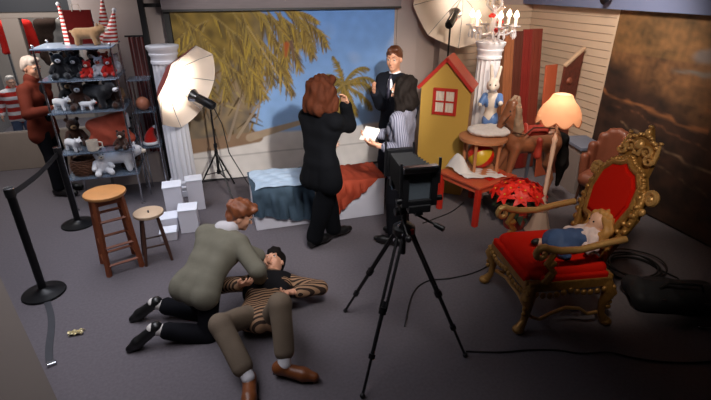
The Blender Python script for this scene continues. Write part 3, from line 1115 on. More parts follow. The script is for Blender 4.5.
def stool(label, loc, h, r, seatm, legm, splay, rotz, square):
    t = thing('wooden_stool', label, 'stool', loc, rotz)
    s = MB(); s.lathe([(r * .82, h - .035), (r * .97, h - .030), (r, h - .018), (r * .98, h - .004), (r * .9, h), (0.001, h - .004)], n=32)
    st = s.build('seat', seatm, t)
    a0 = PI / 4
    tops, feet = [], []
    for k in range(4):
        a = a0 + k * PI / 2
        k_ = .86 if square else .66
        tops.append(Vector((math.cos(a) * r * k_, math.sin(a) * r * k_, h - .03)))
        feet.append(Vector((math.cos(a) * (r * k_ + splay), math.sin(a) * (r * k_ + splay), 0)))
        l = MB()
        if square:
            d = feet[-1] - tops[-1]
            l.tube([tops[-1], feet[-1]], [.024, .024], 4)
        else:
            l.tube([tops[-1], tops[-1].lerp(feet[-1], .4), tops[-1].lerp(feet[-1], .6), feet[-1]], [.013, .018, .018, .012], 10)
        l.build('leg', legm, t, sharp=30)
    for k in range(4):
        for f_ in ((.28, .62, .86) if square else ((.45,) if k % 2 else (.62,))):
            q = MB(); q.tube([tops[k].lerp(feet[k], f_), tops[(k + 1) % 4].lerp(feet[(k + 1) % 4], f_)], [.014 if square else .009] * 2, 4 if square else 8); q.build('rung', legm, t, sharp=30)
    if square:
        for k in range(4):
            q = MB(); a, b = tops[k], tops[(k + 1) % 4]
            q.box((a + b) / 2 - Vector((0, 0, .03)), ((a - b).length, .018, .05), rot=(0, 0, math.atan2((b - a).y, (b - a).x)), bev=.003); q.build('apron', legm, t)
    return t, st


stool('tall round wooden stool with orange seat and square redwood legs', (-1.02, 4.22, 0), .76, .175, wood_or, wood_rd, .05, .35, True)
t2, st = stool('low round stool with pale drilled seat and dark splayed legs', (-.71, 4.26, 0), .50, .135, wood_pale, wood_dk, .075, .2, False)
b = MB(); b.box((0, 0, .500), (.014, .05, .004), bev=.001); b.build('hand_slot', black, t2)

# ================================================================== STANCHIONS
def stanchion(label, loc, h):
    t = thing('stanchion', label, 'stanchion', loc)
    b = MB(); b.lathe([(.165, 0), (.170, .008), (.165, .018), (.10, .030), (.05, .045), (.034, .06)], n=32); b.build('base', black_metal, t)
    p = MB(); p.cyl((0, 0, .05), (0, 0, h - .07), .031, n=20); p.build('post', black_metal, t)
    c = MB(); c.cyl((0, 0, h - .075), (0, 0, h - .008), .037, n=20); c.build('belt_cassette', black, t)
    d = MB(); d.lathe([(.038, h - .010), (.038, h - .002), (.030, h)], n=20); d.build('cap', chrome, t)
    return t


sa = stanchion('black belt stanchion standing in the open floor at the far left', (-1.6, 3.93, 0), .99)
stanchion('black belt stanchion in front of the glass shelves, linked by a belt', (-1.60, 5.25, 0), .90)
b = MB()
b.sheet(lambda u, v: (-.012 * 0, .035 + u * 1.25, .925 + (.83 - .925) * u - .10 * math.sin(PI * u) * .25 + (v - .5) * .05), 16, 1, .003)
b.build('belt', black, sa)
b = MB()
b.sheet(lambda u, v: (-1.55 + .24 * u + .02 * math.sin(5 * u) + (v - .5) * .05, 3.80 - .80 * u, .008 + .003 * math.sin(9 * u)), 24, 2, .003)
t = thing('loose_strap', 'dark strap lying on the carpet by the left stanchion, metal clip at its end', 'strap', (-1.43, 3.4, 0))
b.build('strap', M('strap_grey', (52, 52, 58), .7), t, True)
b = MB(); b.box((-1.31, 2.975, .014), (.06, .035, .022), rot=(0, 0, .3), bev=.005); b.build('clip', chrome, t, True)
b = MB()
rr = random.Random(3)
b.sheet(lambda u, v: (-1.27 + .10 * u + .01 * math.sin(9 * v), 3.25 + .06 * v, .008 + .018 * abs(math.sin(7 * u + 3 * v)) + .008 * math.sin(11 * v)), 10, 8, .002, False)
tag(b.build('candy_wrapper', M('wrapper_foil', (248, 214, 170), .2, .5, var=.4, scale=30)), 'crumpled shiny cream wrapper lying on the carpet near the left stanchion', 'wrapper')

# ================================================================== GLASS SHELF UNIT AND ITS STOCK
SX0, SX1, SY0, SY1 = -1.68, -.97, 5.62, 6.14
shelf_z = (.40, .70, 1.16, 1.50, 1.82)
t = thing('glass_shelf_unit', 'tall chrome and glass shelf unit crowded with toys', 'shelf unit', ((SX0 + SX1) / 2, (SY0 + SY1) / 2, 0))
glass_sh = MGLASS('shelf_glass', (222, 232, 242), .06, .12)
glass_top = MGLASS('shelf_glass_bright', (214, 226, 240), .12, .36)
for x in (SX0, SX1):
    for y in (SY0, SY1):
        p = MB(); p.cyl((x, y, 0), (x, y, 1.84), .011, n=10); p.ell((x, y, 1.845), .016); p.cyl((x, y, 0), (x, y, .02), .02, n=10)
        p.build('post', chrome, t, True)
for z in shelf_z:
    p = MB(); p.box(((SX0 + SX1) / 2, (SY0 + SY1) / 2, z - .006), (SX1 - SX0 + .05, SY1 - SY0 + .05, .012), bev=.002); p.build('shelf', glass_top if z > 1.7 else glass_sh, t, True)
    for y in (SY0, SY1):
        p = MB(); p.cyl((SX0, y, z - .02), (SX1, y, z - .02), .006, n=8); p.build('rail', chrome, t, True)
t = thing('glass_side_case', 'lower grey glass case standing right of the tall toy shelves', 'glass case', (-.80, 6.0, 0))
for x in (-.90, -.70):
    for y in (5.88, 6.13):
        p = MB(); p.cyl((x, y, 0), (x, y, 1.42), .009, n=8); p.build('post', chrome, t, True)
for z in (.62, 1.05, 1.42):
    p = MB(); p.box((-.80, 6.005, z - .006), (.24, .29, .012), bev=.002); p.build('shelf', glass_sh, t, True)

red_m = M('felt_red', (176, 30, 22), .8, var=.2, scale=30, sheen=.3)
dred_m = M('felt_dark_red', (96, 20, 18), .8, var=.25, scale=20)
cream_m = M('plush_cream', (214, 198, 180), .95, var=.18, scale=40, bump=.8, bscale=160, sheen=.4)
white_pl = M('plush_white', (226, 224, 228), .95, var=.10, scale=40, bump=.8, bscale=160, sheen=.4)
brown_pl = M('plush_brown', (64, 38, 28), .95, var=.3, scale=30, bump=.8, bscale=160, sheen=.3)
dark_pl = M('plush_black', (26, 25, 30), .95, var=.3, scale=30, bump=.8, bscale=160, sheen=.3)
tan_pl = M('plush_tan', (178, 138, 98), .95, var=.25, scale=30, bump=.8, bscale=160, sheen=.3)
salmon_m = M('felt_salmon', (196, 92, 70), .8, var=.2, scale=24)


def plush(name, label, cat, loc, rz, s, body_m, snout_m, kind='bear', group=None):
    """a sitting or standing soft toy, facing local -Y, built at 0.22 m and scaled"""
    s *= 1.22
    t = thing(name, label, cat, loc, rz, group)
    if kind == 'bear':
        P = [els((0, .0, .075), V3(.062, .055, .075)), els((0, -.012, .175), V3(.052, .050, .048), None, .015), cap((-.05, -.02, .11), (-.075, -.075, .07), .022, .02, .015),
             cap((.05, -.02, .11), (.075, -.075, .07), .022, .02, .015), cap((-.04, -.03, .03), (-.055, -.11, .026), .028, .026, .015), cap((.04, -.03, .03), (.055, -.11, .026), .028, .026, .015),
             els((-.042, 0, .222), V3(.018, .010, .018), None, .008), els((.042, 0, .222), V3(.018, .010, .018), None, .008)]
        sn = ((0, -.060, .165), (.024, .022, .019)); ey = (.019, -.056, .188)
    else:      # four-legged toy walking along -Y
        P = [cap((0, -.09, .13), (0, .09, .125), .058, .06, .03), els((0, -.165, .175), V3(.046, .055, .044), None, .02), cap((0, -.09, .14), (0, -.15, .165), .048, .04, .02)]
        for x in (-.034, .034):
            P += [cap((x, -.085, .11), (x, -.10, .024), .026, .024, .015), cap((x, .085, .11), (x, .10, .024), .028, .025, .015), els((x * 1.1, -.15, .222), V3(.014, .010, .016), None, .008)]
        P.append(cap((0, .14, .14), (0, .165, .15), .014, .012, .01))
        sn = ((0, -.222, .162), (.022, .026, .018)); ey = (.018, -.208, .190)
    P = [('c', p[1] * s, p[2] * s, p[3] * s, p[4] * s, p[5] * s) if p[0] == 'c' else ('e', p[1] * s, p[2] * s, p[3], p[4] * s) for p in P]
    blob_obj('body', P, body_m, t, .0062 * s, world=False)
    b = MB(); b.ell(Vector(sn[0]) * s, [q * s for q in sn[1]]); b.build('snout', snout_m, t)
    for x in (-1, 1):
        b = MB(); b.ell(Vector((x * ey[0], ey[1], ey[2])) * s, .006 * s, n=8, k=6); b.build('eye', black, t)
    b = MB(); b.ell(Vector((0, sn[0][1] - sn[1][1], sn[0][2] + .006)) * s, (.008 * s, .005 * s, .006 * s), n=8, k=6); b.build('nose', black, t)
    return t


def santa_hat(label, loc, rz, s=1.0, lean=.5):
    t = thing('santa_hat', label, 'hat', loc, rz)
    b = MB(); b.tube([(0, 0, .03 * s), (0, 0, .09 * s), (.02 * lean * s, 0, .15 * s), (.07 * lean * s, 0, .20 * s), (.14 * lean * s, 0, .235 * s)], [.085 * s, .078 * s, .055 * s, .034 * s, .012 * s], 18)
    b.build('cone', red_m, t)
    b = MB(); b.tube([(.085 * s * math.cos(a), .085 * s * math.sin(a), .028 * s) for a in np.linspace(0, 2 * PI, 25)[:-1]], .022 * s, 10, closed=True); b.build('fur_brim', white_pl, t)
    b = MB(); b.ell((.15 * lean * s, 0, .235 * s), .024 * s); b.build('pompom', white_pl, t)
    return t


T5, T4, T3, T2, T1 = 1.82, 1.50, 1.16, .70, .40
# topmost shelf
plush('plush_dog', 'tan plush dog lying across the top glass shelf', 'soft toy', (-1.20, 5.78, T5), 1.35, .78, tan_pl, cream_m, 'dog')
for (x, y, h, sx, mt, lb) in [(-1.28, 5.98, .34, .26, dred_m, 'dark red gift bag on the top glass shelf')]:
    t = thing('gift_bag', lb, 'gift bag', (x, y, T5), .1)
    b = MB(); b.prism([(-sx / 2, -.05), (sx / 2, -.05), (sx / 2, .05), (-sx / 2, .05)], 0, h); b.build('bag', mt, t)
    b = MB(); b.tube([(-.04, -.052, h - .01), (-.03, -.055, h + .06), (.03, -.055, h + .06), (.04, -.052, h - .01)], .004, 6); b.build('handle', cream_m, t)
stripe_rw = M('candy_stripe', (190, 40, 30), .5, var=.08, stripes=((230, 222, 214), 2, 26, .5))
for i, (x, y, lean, h, lb) in enumerate([(-1.40, 6.02, -.05, .40, 'red and white striped cone standing left of the gift bag'), (-1.08, 6.05, .06, .46, 'tallest red and white striped cone on the top glass shelf'),
                                         (-1.00, 5.88, .10, .34, 'shorter red and white striped cone at the right end of the top shelf')]):
    t = thing('striped_cone', lb, 'decoration', (x, y, T5), 0, 'striped Christmas cones')
    b = MB(); b.tube([(0, 0, 0.0), (0, 0, .02), (lean, 0, h)], [.080, .080, .010], 14); b.build('cone', stripe_rw, t)
    b = MB(); b.ell((lean, 0, h), .022); b.build('pompom', white_pl, t)
t = thing('ribbon_bunch', 'bunch of curled white and red ribbons on the top shelf', 'ribbons', (-1.16, 6.06, T5))
for k, mt in enumerate((white_pl, red_m, white_pl, salmon_m, red_m)):
    b = MB()
    a = -1.2 + .55 * k
    b.sheet(lambda u, v: (.30 * u * math.sin(a) + .018 * math.sin(12 * u) + (v - .5) * .03, .03 * math.cos(14 * u), .02 + .42 * u - .18 * u * u), 20, 1, .002); b.build('ribbon', mt, t)

# fourth shelf: small toys
plush('plush_penguin', 'black plush penguin with white belly at the left of the upper shelf', 'soft toy', (-1.52, 5.76, T4), .2, .92, dark_pl, white_pl)
plush('plush_penguin', 'small black plush toy with white snout next to the penguin', 'soft toy', (-1.37, 5.80, T4), -.2, .80, dark_pl, white_pl)
for i, (x, y, m1, m2, s, lb) in enumerate([(-1.25, 5.74, red_m, cream_m, .62, 'little red plush figure on the upper shelf'), (-1.15, 5.82, white_pl, salmon_m, .72, 'little white plush figure beside the red one'),
                                          (-1.05, 5.76, red_m, white_pl, .70, 'red plush figure at the right post of the upper shelf'), (-1.12, 5.98, salmon_m, cream_m, .8, 'salmon plush figure at the back of the upper shelf')]):
    plush('plush_figure', lb, 'soft toy', (x, y, T4), .15 * i - .2, s, m1, m2)
plush('plush_bear', 'dark plush bear at the back of the upper shelf', 'soft toy', (-1.42, 6.0, T4), .0, 1.15, dark_pl, brown_pl)
# third shelf
for i, (x, y, s, mt, sn, lb, kd) in enumerate([(-1.42, 5.80, 1.05, brown_pl, white_pl, 'dark brown plush bear with white snout, left on the middle shelf', 'bear'),
                                             (-1.24, 5.78, 1.10, dark_pl, white_pl, 'black plush dog with white snout in the centre of the middle shelf', 'dog'),
                                             (-1.08, 5.80, 1.12, brown_pl, cream_m, 'dark brown plush bear at the right post of the middle shelf', 'bear'),
                                             (-1.30, 6.02, 1.2, brown_pl, brown_pl, 'brown plush bear sitting at the back of the middle shelf', 'bear')]):
    plush('plush_bear' if kd == 'bear' else 'plush_dog', lb, 'soft toy', (x, y, T3), (.2, .9, -.25, 0)[i], s, mt, sn, kd)
plush('plush_lamb', 'small white plush lamb at the front corner of the middle shelf', 'soft toy', (-1.60, 5.76, T3), .9, .55, white_pl, cream_m, 'dog')
# back rows and gaps: small extras, each with its own look
for (nm, x, y, z, rz, s_, m1, m2, kd, lb) in [
        ('plush_rabbit', -1.58, 5.98, T4, .3, .85, cream_m, white_pl, 'bear', 'cream plush toy at the back left of the upper shelf'),
        ('plush_bear', -1.22, 5.99, T4, -.2, .95, brown_pl, cream_m, 'bear', 'brown plush bear behind the little red figure on the upper shelf'),
        ('plush_figure', -1.01, 5.97, T4, -.4, .75, white_pl, red_m, 'bear', 'white plush toy with red snout at the back right of the upper shelf'),
        ('plush_bear', -1.55, 6.0, T3, .2, 1.1, dark_pl, tan_pl, 'bear', 'black plush bear with tan snout at the back left of the middle shelf'),
        ('plush_bear', -1.08, 6.03, T3, -.1, 1.05, tan_pl, cream_m, 'bear', 'tan plush bear at the back right of the middle shelf'),
        ('plush_lamb', -1.33, 5.67, T3, 1.2, .42, white_pl, salmon_m, 'dog', 'tiny white plush lamb before the black plush dog'),
        ('plush_bear', -1.60, 5.98, T2, .3, 1.1, brown_pl, tan_pl, 'bear', 'brown plush bear at the back left of the lower shelf'),
        ('plush_bear', -1.03, 6.02, T2, -.3, .95, dark_pl, white_pl, 'bear', 'black plush bear at the back right of the lower shelf'),
        ('plush_bear', -1.52, 6.02, T1, .1, 1.1, dark_pl, brown_pl, 'bear', 'black plush bear with brown snout at the back of the bottom shelf'),
        ('plush_dog', -1.25, 6.03, T1, 1.3, 1.0, tan_pl, cream_m, 'dog', 'tan plush dog behind the polar bears on the bottom shelf')]:
    plush(nm, lb, 'soft toy', (x, y, z), rz, s_, m1, m2, kd)
# second shelf
t = thing('santa_sack', 'big salmon red felt santa sack lying on the lower shelf', 'sack', (-1.20, 5.84, T2), .15)
blob_obj('sack', [cap((-.16, 0, .24), (.14, .0, .30), .07, .085, .06), els((0, 0, .16), V3(.20, .10, .16)), cap((-.18, 0, .06), (.20, 0, .06), .06, .06, .05)], salmon_m, t, .008, 0, folds(.008, 30), world=False)
b = MB(); b.tube([(.21 + .0, .07 * math.cos(a), .27 + .07 * math.sin(a)) for a in np.linspace(0, 2 * PI, 17)[:-1]], .018, 8, closed=True); b.build('fur_trim', white_pl, t)
t = thing('enamel_mug', 'cream ring shaped mug at the front of the lower shelf', 'mug', (-1.37, 5.66, T2))
b = MB(); b.lathe([(.045, 0), (.058, .01), (.062, .12), (.054, .12), (.050, .02), (.001, .018)], n=24); b.build('cup', cream_m, t)
b = MB(); b.tube([(.06, 0, .10), (.10, 0, .09), (.10, 0, .04), (.058, 0, .03)], .009, 8); b.build('handle', cream_m, t)
plush('plush_bear', 'brown plush bear with cream snout on the lower shelf by the sack', 'soft toy', (-1.06, 5.68, T2), -.2, .72, brown_pl, cream_m)
plush('plush_lamb', 'white plush lamb standing at the left front of the lower shelf', 'soft toy', (-1.58, 5.72, T2), .8, .6, white_pl, dark_pl, 'dog')
# bottom shelf
plush('polar_bear', 'large white plush polar bear facing right on the bottom shelf', 'soft toy', (-1.18, 5.76, T1), 1.45, 1.15, white_pl, cream_m, 'dog')
plush('polar_bear', 'white plush polar bear sitting in front on the bottom shelf', 'soft toy', (-1.34, 5.74, T1), .3, 1.05, white_pl, cream_m, 'bear')
plush('plush_bear', 'brown plush bear at the right end of the bottom shelf', 'soft toy', (-1.03, 5.98, T1), -.2, 1.1, brown_pl, cream_m, 'bear')
wick = M('wicker_brown', (96, 58, 36), .7, var=.35, scale=40, bump=.8, bscale=90)
t = thing('wicker_basket', 'round brown wicker basket at the left of the bottom shelf', 'basket', (-1.53, 5.79, T1))
t.scale = (1.15, 1.15, .85)
b = MB()
for k in range(9):
    z = .012 + k * .024
    r_ = .085 + .035 * math.sin(.25 * k + .5)
    b.tube([((r_ + .004 * math.sin(12 * a + k * PI)) * math.cos(a), (r_ + .004 * math.sin(12 * a + k * PI)) * math.sin(a), z) for a in np.linspace(0, 2 * PI, 37)[:-1]], .012, 6, closed=True)
b.lathe([(.08, 0), (.08, .01)], n=20)
b.build('woven_body', wick, t)
b = MB(); b.tube([(-.11, 0, .2), (-.09, 0, .29), (0, 0, .33), (.09, 0, .29), (.11, 0, .2)], .010, 8); b.build('handle', wick, t)
# things on the side case
b = MB(); b.ell((0, 0, .078), .078, n=24, k=14); o = b.build('play_ball', M('ball_salmon', (196, 122, 92), .5, var=.1)); o.location = (-.81, 5.98, 1.05); tag(o, 'salmon ball on the glass case right of the shelves', 'ball')
santa_hat('red santa hat on the lower plate of the glass case', (-.80, 5.98, .62), .3, .9)
b = MB(); b.ell((0, 0, .055), .055, n=20, k=12); o = b.build('glass_bauble', M('bauble_blue', (170, 182, 206), .2, .3)); o.location = (-.93 + .05, 5.93, .62); o.location = (-1.0, 5.94, T2); tag(o, 'pale blue bauble at the right back of the lower shelf', 'bauble')
# dark red curtain by the black frame
b = MB()
b.sheet(lambda u, v: (-.86 + .17 * u, 6.22 + .025 * math.sin(u * 20), .45 + v * 1.40), 24, 12, .006)
t = thing('velvet_curtain', 'narrow dark red curtain hanging between glass case and black frame', 'curtain', (-.78, 6.22, 0))
b.build('cloth', M('velvet_red', (110, 28, 22), .8, var=.2, sheen=.4), t, True)
b = MB(); b.cyl((-.90, 6.23, 1.86), (-.68, 6.23, 1.86), .010); b.build('rod', black_metal, t, True)

# ================================================================== BEHIND THE SHOP GLASS: clothes rail
t = thing('clothes_rail', 'metal clothes rail behind the shop glass', 'clothes rail', (-2.2, 7.75, 0))
for x in (-2.62, -1.62):
    b = MB(); b.cyl((x, 7.75, 0), (x, 7.75, 2.06), .014); b.box((x, 7.75, .01), (.04, .4, .02)); b.build('upright', chrome, t, True)
b = MB(); b.cyl((-2.64, 7.75, 2.06), (-1.60, 7.75, 2.06), .013); b.build('bar', chrome, t, True)


def garment(name, label, cat, x, z1, wd, ln, mat, sleeve=.5, seed=0):
    t = thing(name, label, cat, (x, 7.75, z1 - ln))
    L_ = ln
    P = [cap((-wd * .42, 0, L_ - .05), (wd * .42, 0, L_ - .05), .035, .035, .04)]
    for k in (.0, .33, .66, 1):
        P.append(cap((-wd * .36, 0, .06 + (L_ - .13) * k), (wd * .36, 0, .06 + (L_ - .13) * k), .05, .05, .06))
    for k in range(7):
        z = .06 + (L_ - .13) * k / 6
        P.append(cap((-wd * .36, 0, z), (wd * .36, 0, z), .05, .05, .05))
    for sg in (-1, 1):
        P.append(cap((sg * wd * .45, 0, L_ - .07), (sg * wd * .60, -.02, L_ - .07 - sleeve), .055, .045, .03))
    blob_obj('cloth', P, mat, t, .011, 0, folds(.010, 14, seed), world=False)
    b = MB(); b.tube([(-wd * .4, 0, L_ - .03), (0, 0, L_ + .03), (wd * .4, 0, L_ - .03)], .007, 6); b.tube([(0, 0, L_ + .03), (0, 0, L_ + .09), (.015, 0, L_ + .105), (.03, 0, L_ + .085)], .004, 6)
    b.build('hanger', chrome, t)
    return t


garment('sweater', 'bright red sweater on a hanger behind the shop glass', 'sweater', -2.44, 1.98, .34, .46, M('knit_red', (186, 30, 22), .9, var=.15, scale=30), .34)
garment('coat', 'dark brown coat on a hanger right of the red sweater', 'coat', -2.06, 1.98, .22, .62, M('coat_brown', (52, 36, 28), .9, var=.2), .42, 2)
garment('coat', 'grey coat on a hanger at the right end of the clothes rail', 'coat', -1.86, 1.98, .24, .56, M('coat_grey', (124, 114, 106), .9, var=.15), .40, 4)

# ================================================================== DRAPED DISPLAY BOXES
def draped_box(label, lo, hi, h):
    t = thing('display_box', label, 'display box', ((lo[0] + hi[0]) / 2, (lo[1] + hi[1]) / 2, 0))
    b = MB(); b.box((0, 0, h / 2), (hi[0] - lo[0], hi[1] - lo[1], h), bev=.006); b.build('body', cube_m, t)
    return t


draped_box('long white box under the blue grey draped cloth', (.27, 4.52), (.90, 5.06), .45)
draped_box('white box under the rust red cloth, right of the standing woman', (1.14, 4.50), (1.72, 4.98), .45)


def drape(name, label, cat, lo, hi, h, mat, hem, seed=0, top_mat=None):
    """cloth lying on a box and hanging over its front and right sides; hem(u) is how far it hangs in front"""
    t = thing(name, label, cat, ((lo[0] + hi[0]) / 2, (lo[1] + hi[1]) / 2, h))
    w_, d_ = hi[0] - lo[0], hi[1] - lo[1]

    def fn(u, v):
        x = lo[0] - .012 + (w_ + .024) * u
        dep = hem(u)
        L_ = d_ + dep
        s_ = v * L_
        wr = .010 * math.sin(17 * u + 5 * v + seed) + .007 * math.sin(31 * u - 9 * v + seed)
        if s_ < d_:
            z = h + .008 + abs(wr) * .9
            return (x, hi[1] - s_, z)
        k = s_ - d_
        rise = min(1, k / .03)
        fl = abs(wr) * min(1, k / .12) * 2.6
        return (x + .5 * wr * min(1, k / .2), lo[1] - .012 * rise - fl - .08 * k * k, h + .010 * (1 - rise) + .004 - max(0, k - .008))
    b = MB(); b.sheet(fn, 48, 44, .004); b.build('cloth', mat, t, True)
    return t


denim = M('cloth_slate_denim', (62, 78, 92), .85, var=.35, scale=9, bump=.3, bscale=120)
paleblue = M('cloth_pale_blue', (164, 184, 206), .7, var=.12, scale=9, bump=.2, bscale=60)
rust = M('cloth_rust_red', (150, 62, 42), .8, var=.22, scale=8, bump=.3, bscale=100)
drape('draped_cloth', 'dark slate cloth hanging over the front of the long white box', 'cloth', (.27, 4.52), (.90, 5.06), .45, denim, lambda u: .27 + .16 * max(0, (u - .10)) ** .8 + .015 * math.sin(20 * u), 1)
b = MB()
def fn(u, v):
    x = .29 + .59 * u + .02 * math.sin(6 * v); y = 4.515 + .52 * v + .03 * math.sin(5 * u)
    if v < .14 and u > .55:
        pass
    return (x, y, .462 + .012 * abs(math.sin(9 * u + 4 * v)) + .008 * abs(math.sin(15 * v - 7 * u)) + .012)
b.sheet(fn, 30, 26, .004)
tag(b.build('folded_cloth', paleblue), 'pale blue shiny cloth spread over the top of the slate cloth', 'cloth')
drape('draped_cloth', 'rust red cloth with a pointed corner hanging over the right white box', 'cloth', (1.14, 4.50), (1.72, 4.98), .45, rust, lambda u: .012 + .37 * max(0.0, 1 - u * 1.2), 2.2)

# ================================================================== YELLOW PLAYHOUSE
yel = M('playhouse_yellow', (184, 148, 66), .6, var=.05, scale=4)
pred = M('playhouse_red', (176, 36, 26), .5, var=.08)
pside = M('playhouse_side', (188, 138, 96), .6, var=.06)
t = thing('playhouse', 'narrow yellow playhouse with red roof and small white framed window', 'playhouse', (2.60, 4.90, 0), R(-38))
W_, Dp, He, Ha = .58, .26, 1.32, 1.63
b = MB(); b.cur = 0
b.prism([(-W_ / 2, 0.0), (W_ / 2, 0.0), (W_ / 2, He), (0, Ha), (-W_ / 2, He)], -.015, .015, Matrix(((1, 0, 0, 0), (0, 0, -1, 0), (0, 1, 0, 0), (0, 0, 0, 1))))
b.build('gable_front', yel, t)
b = MB()
for x in (-1, 1):
    b.box((x * (W_ / 2 - .012), Dp / 2 + .018, He / 2 - .03), (.024, Dp, He - .06))
b.prism([(-W_ / 2, 0.0), (W_ / 2, 0.0), (W_ / 2, He), (0, Ha), (-W_ / 2, He)], -Dp - .03, -Dp, Matrix(((1, 0, 0, 0), (0, 0, -1, 0), (0, 1, 0, 0), (0, 0, 0, 1))))
b.build('side_wall', pside, t)
ang = math.atan2(Ha - He, W_ / 2)
ln = math.hypot(Ha - He, W_ / 2) + .05
for x in (-1, 1):
    r_ = MB()
    r_.box((x * (W_ / 4 + .012), Dp / 2 + .0, (Ha + He) / 2 + .018), (ln, Dp + .12, .026), rot=(0, x * ang, 0), bev=.004)
    r_.build('roof_panel', M('playhouse_roof', (178, 78, 56), .6, var=.1), t)
    r_ = MB()
    r_.box((x * (W_ / 4 + .010), -.068, (Ha + He) / 2 + .006), (ln, .014, .040), rot=(0, x * ang, 0), bev=.003)
    r_.build('barge_board', pred, t)
b = MB()
cx, cz, ww, wh = .0, 1.16, .25, .28
for (x, z, sx, sz) in [(cx - ww / 2, cz, .034, wh + .034), (cx + ww / 2, cz, .034, wh + .034), (cx, cz - wh / 2, ww, .034), (cx, cz + wh / 2, ww, .034), (cx, cz, .016, wh), (cx, cz, ww, .016)]:
    b.box((x, -.026, z), (sx, .022, sz), bev=.002)
wf = b.build('window_frame', pred, t)
for x in (-1, 1):
    for z in (-1, 1):
        q = MB()
        q.sheet(lambda u, v: (cx + x * .062 - .052 + .104 * u, -.020 - .004 * math.sin(u * 19), cz + z * .070 - .060 + .12 * v), 10, 2, .002); o = q.build('curtain_pane', M('curtain_white', (206, 198, 190), .8, var=.15), wf)

# ================================================================== CRYSTAL CANDELABRA ON THE RIGHT COLUMN
crystal = M('crystal', (225, 222, 228), .08, .35, var=.05)
candle = M('candle_tube', (240, 226, 208), .5, var=.03, emit=.25)
bulb_m = M('flame_bulb', (255, 222, 178), .3, var=.02, emit=14)
t = thing('candelabra', 'crystal candelabra with glowing candle bulbs and hanging prisms', 'candelabra', (3.25, 5.10, 1.79))
t.scale = (1.5, 1.5, 1.12)
b = MB(); b.lathe([(.10, 0), (.10, .012), (.05, .03), (.028, .05), (.040, .075), (.022, .10), (.030, .14), (.016, .20), (.030, .26), (.012, .30), (.02, .33), (.003, .36)], n=16); b.build('stem', crystal, t)
for k in range(6):
    a = k * PI / 3 + .25
    ca, sa_ = math.cos(a), math.sin(a)
    A_ = MB()
    A_.tube([(0, 0, .10), (.06 * ca, .06 * sa_, .07), (.12 * ca, .12 * sa_, .08), (.165 * ca, .165 * sa_, .12), (.17 * ca, .17 * sa_, .15)], [.010, .008, .008, .008, .010], 8)
    arm = A_.build('arm', crystal, t)
    p_ = MB(); p_.lathe([(.006, .145), (.042, .155), (.046, .165), (.014, .17)], loc=(.17 * ca, .17 * sa_, 0), n=14); p_.build('drip_pan', crystal, arm)
    p_ = MB(); p_.cyl((.17 * ca, .17 * sa_, .165), (.17 * ca, .17 * sa_, .235), .012, .012, 10); p_.build('candle', candle, arm)
    p_ = MB(); p_.lathe([(.004, 0), (.017, .014), (.020, .03), (.010, .06), (.001, .078)], loc=(.17 * ca, .17 * sa_, .235), n=10); p_.build('bulb', bulb_m, arm)
    for j in range(3):
        aa = a + (j - 1) * .24
        p_ = MB(); c_ = Vector((.176 * math.cos(aa), .176 * math.sin(aa), .085))
        p_.lathe([(.001, -.05), (.012, -.022), (.004, .02), (.007, .034), (.001, .05)], loc=c_, n=6); p_.tube([c_ + Vector((0, 0, .05)), (.18 * math.cos(aa) * .97, .18 * math.sin(aa) * .97, .158)], .0022, 5)
        p_.build('prism_drop', crystal, arm)
for k in range(5):
    a = k * 2 * PI / 5
    b = MB(); b.tube([(.012 * math.cos(a), .012 * math.sin(a), .30), (.06 * math.cos(a), .06 * math.sin(a), .36), (.05 * math.cos(a), .05 * math.sin(a), .44), (.015 * math.cos(a), .015 * math.sin(a), .40)], [.009, .011, .010, .007], 8)
    b.build('crystal_loop', crystal, t)
for q, (x, y, z) in enumerate([(.03, -.05, .20), (-.04, -.04, .26), (.06, -.01, .14), (.00, -.06, .12)]):
    b = MB()
    for j in range(6):
        b.ell((x + .016 * math.cos(j), y + .012 * math.sin(j), z + .012 * math.sin(2 * j)), .015, n=8, k=6)
    b.build('red_blossom', red_m, t)
for k in range(2):
    pl = bpy.data.lights.new('candle_glow', 'POINT'); pl.energy = 3.0; pl.color = (1, .72, .45); pl.shadow_soft_size = .03
    po = bpy.data.objects.new('candle_glow', pl); COL.objects.link(po); po.location = (3.22 + (-.30 if k else .30), 5.10 - .15, 2.10)

# ================================================================== RED TABLE WITH WHAT STANDS ON IT
tr = M('table_red', (178, 78, 52), .45, var=.12, scale=8, coat=.2)
tred = M('table_red_leg', (166, 34, 20), .45, var=.12)
t = thing('low_table', 'low red wooden table in front of the yellow playhouse', 'table', (2.74, 4.27, 0), R(18))
b = MB(); b.box((0, 0, .465), (.62, .62, .03), bev=.006); b.build('tabletop', tr, t)
b = MB()
for (x, y, sx, sy) in [(0, -.275, .56, .02), (0, .275, .56, .02), (-.275, 0, .02, .56), (.275, 0, .02, .56)]:
    b.box((x, y, .42), (sx, sy, .06), bev=.002)
b.build('apron', tr, t)
for x in (-1, 1):
    for y in (-1, 1):
        b = MB(); b.box((x * .275, y * .275, .225), (.055, .055, .45), bev=.006); b.build('leg', tred, t)
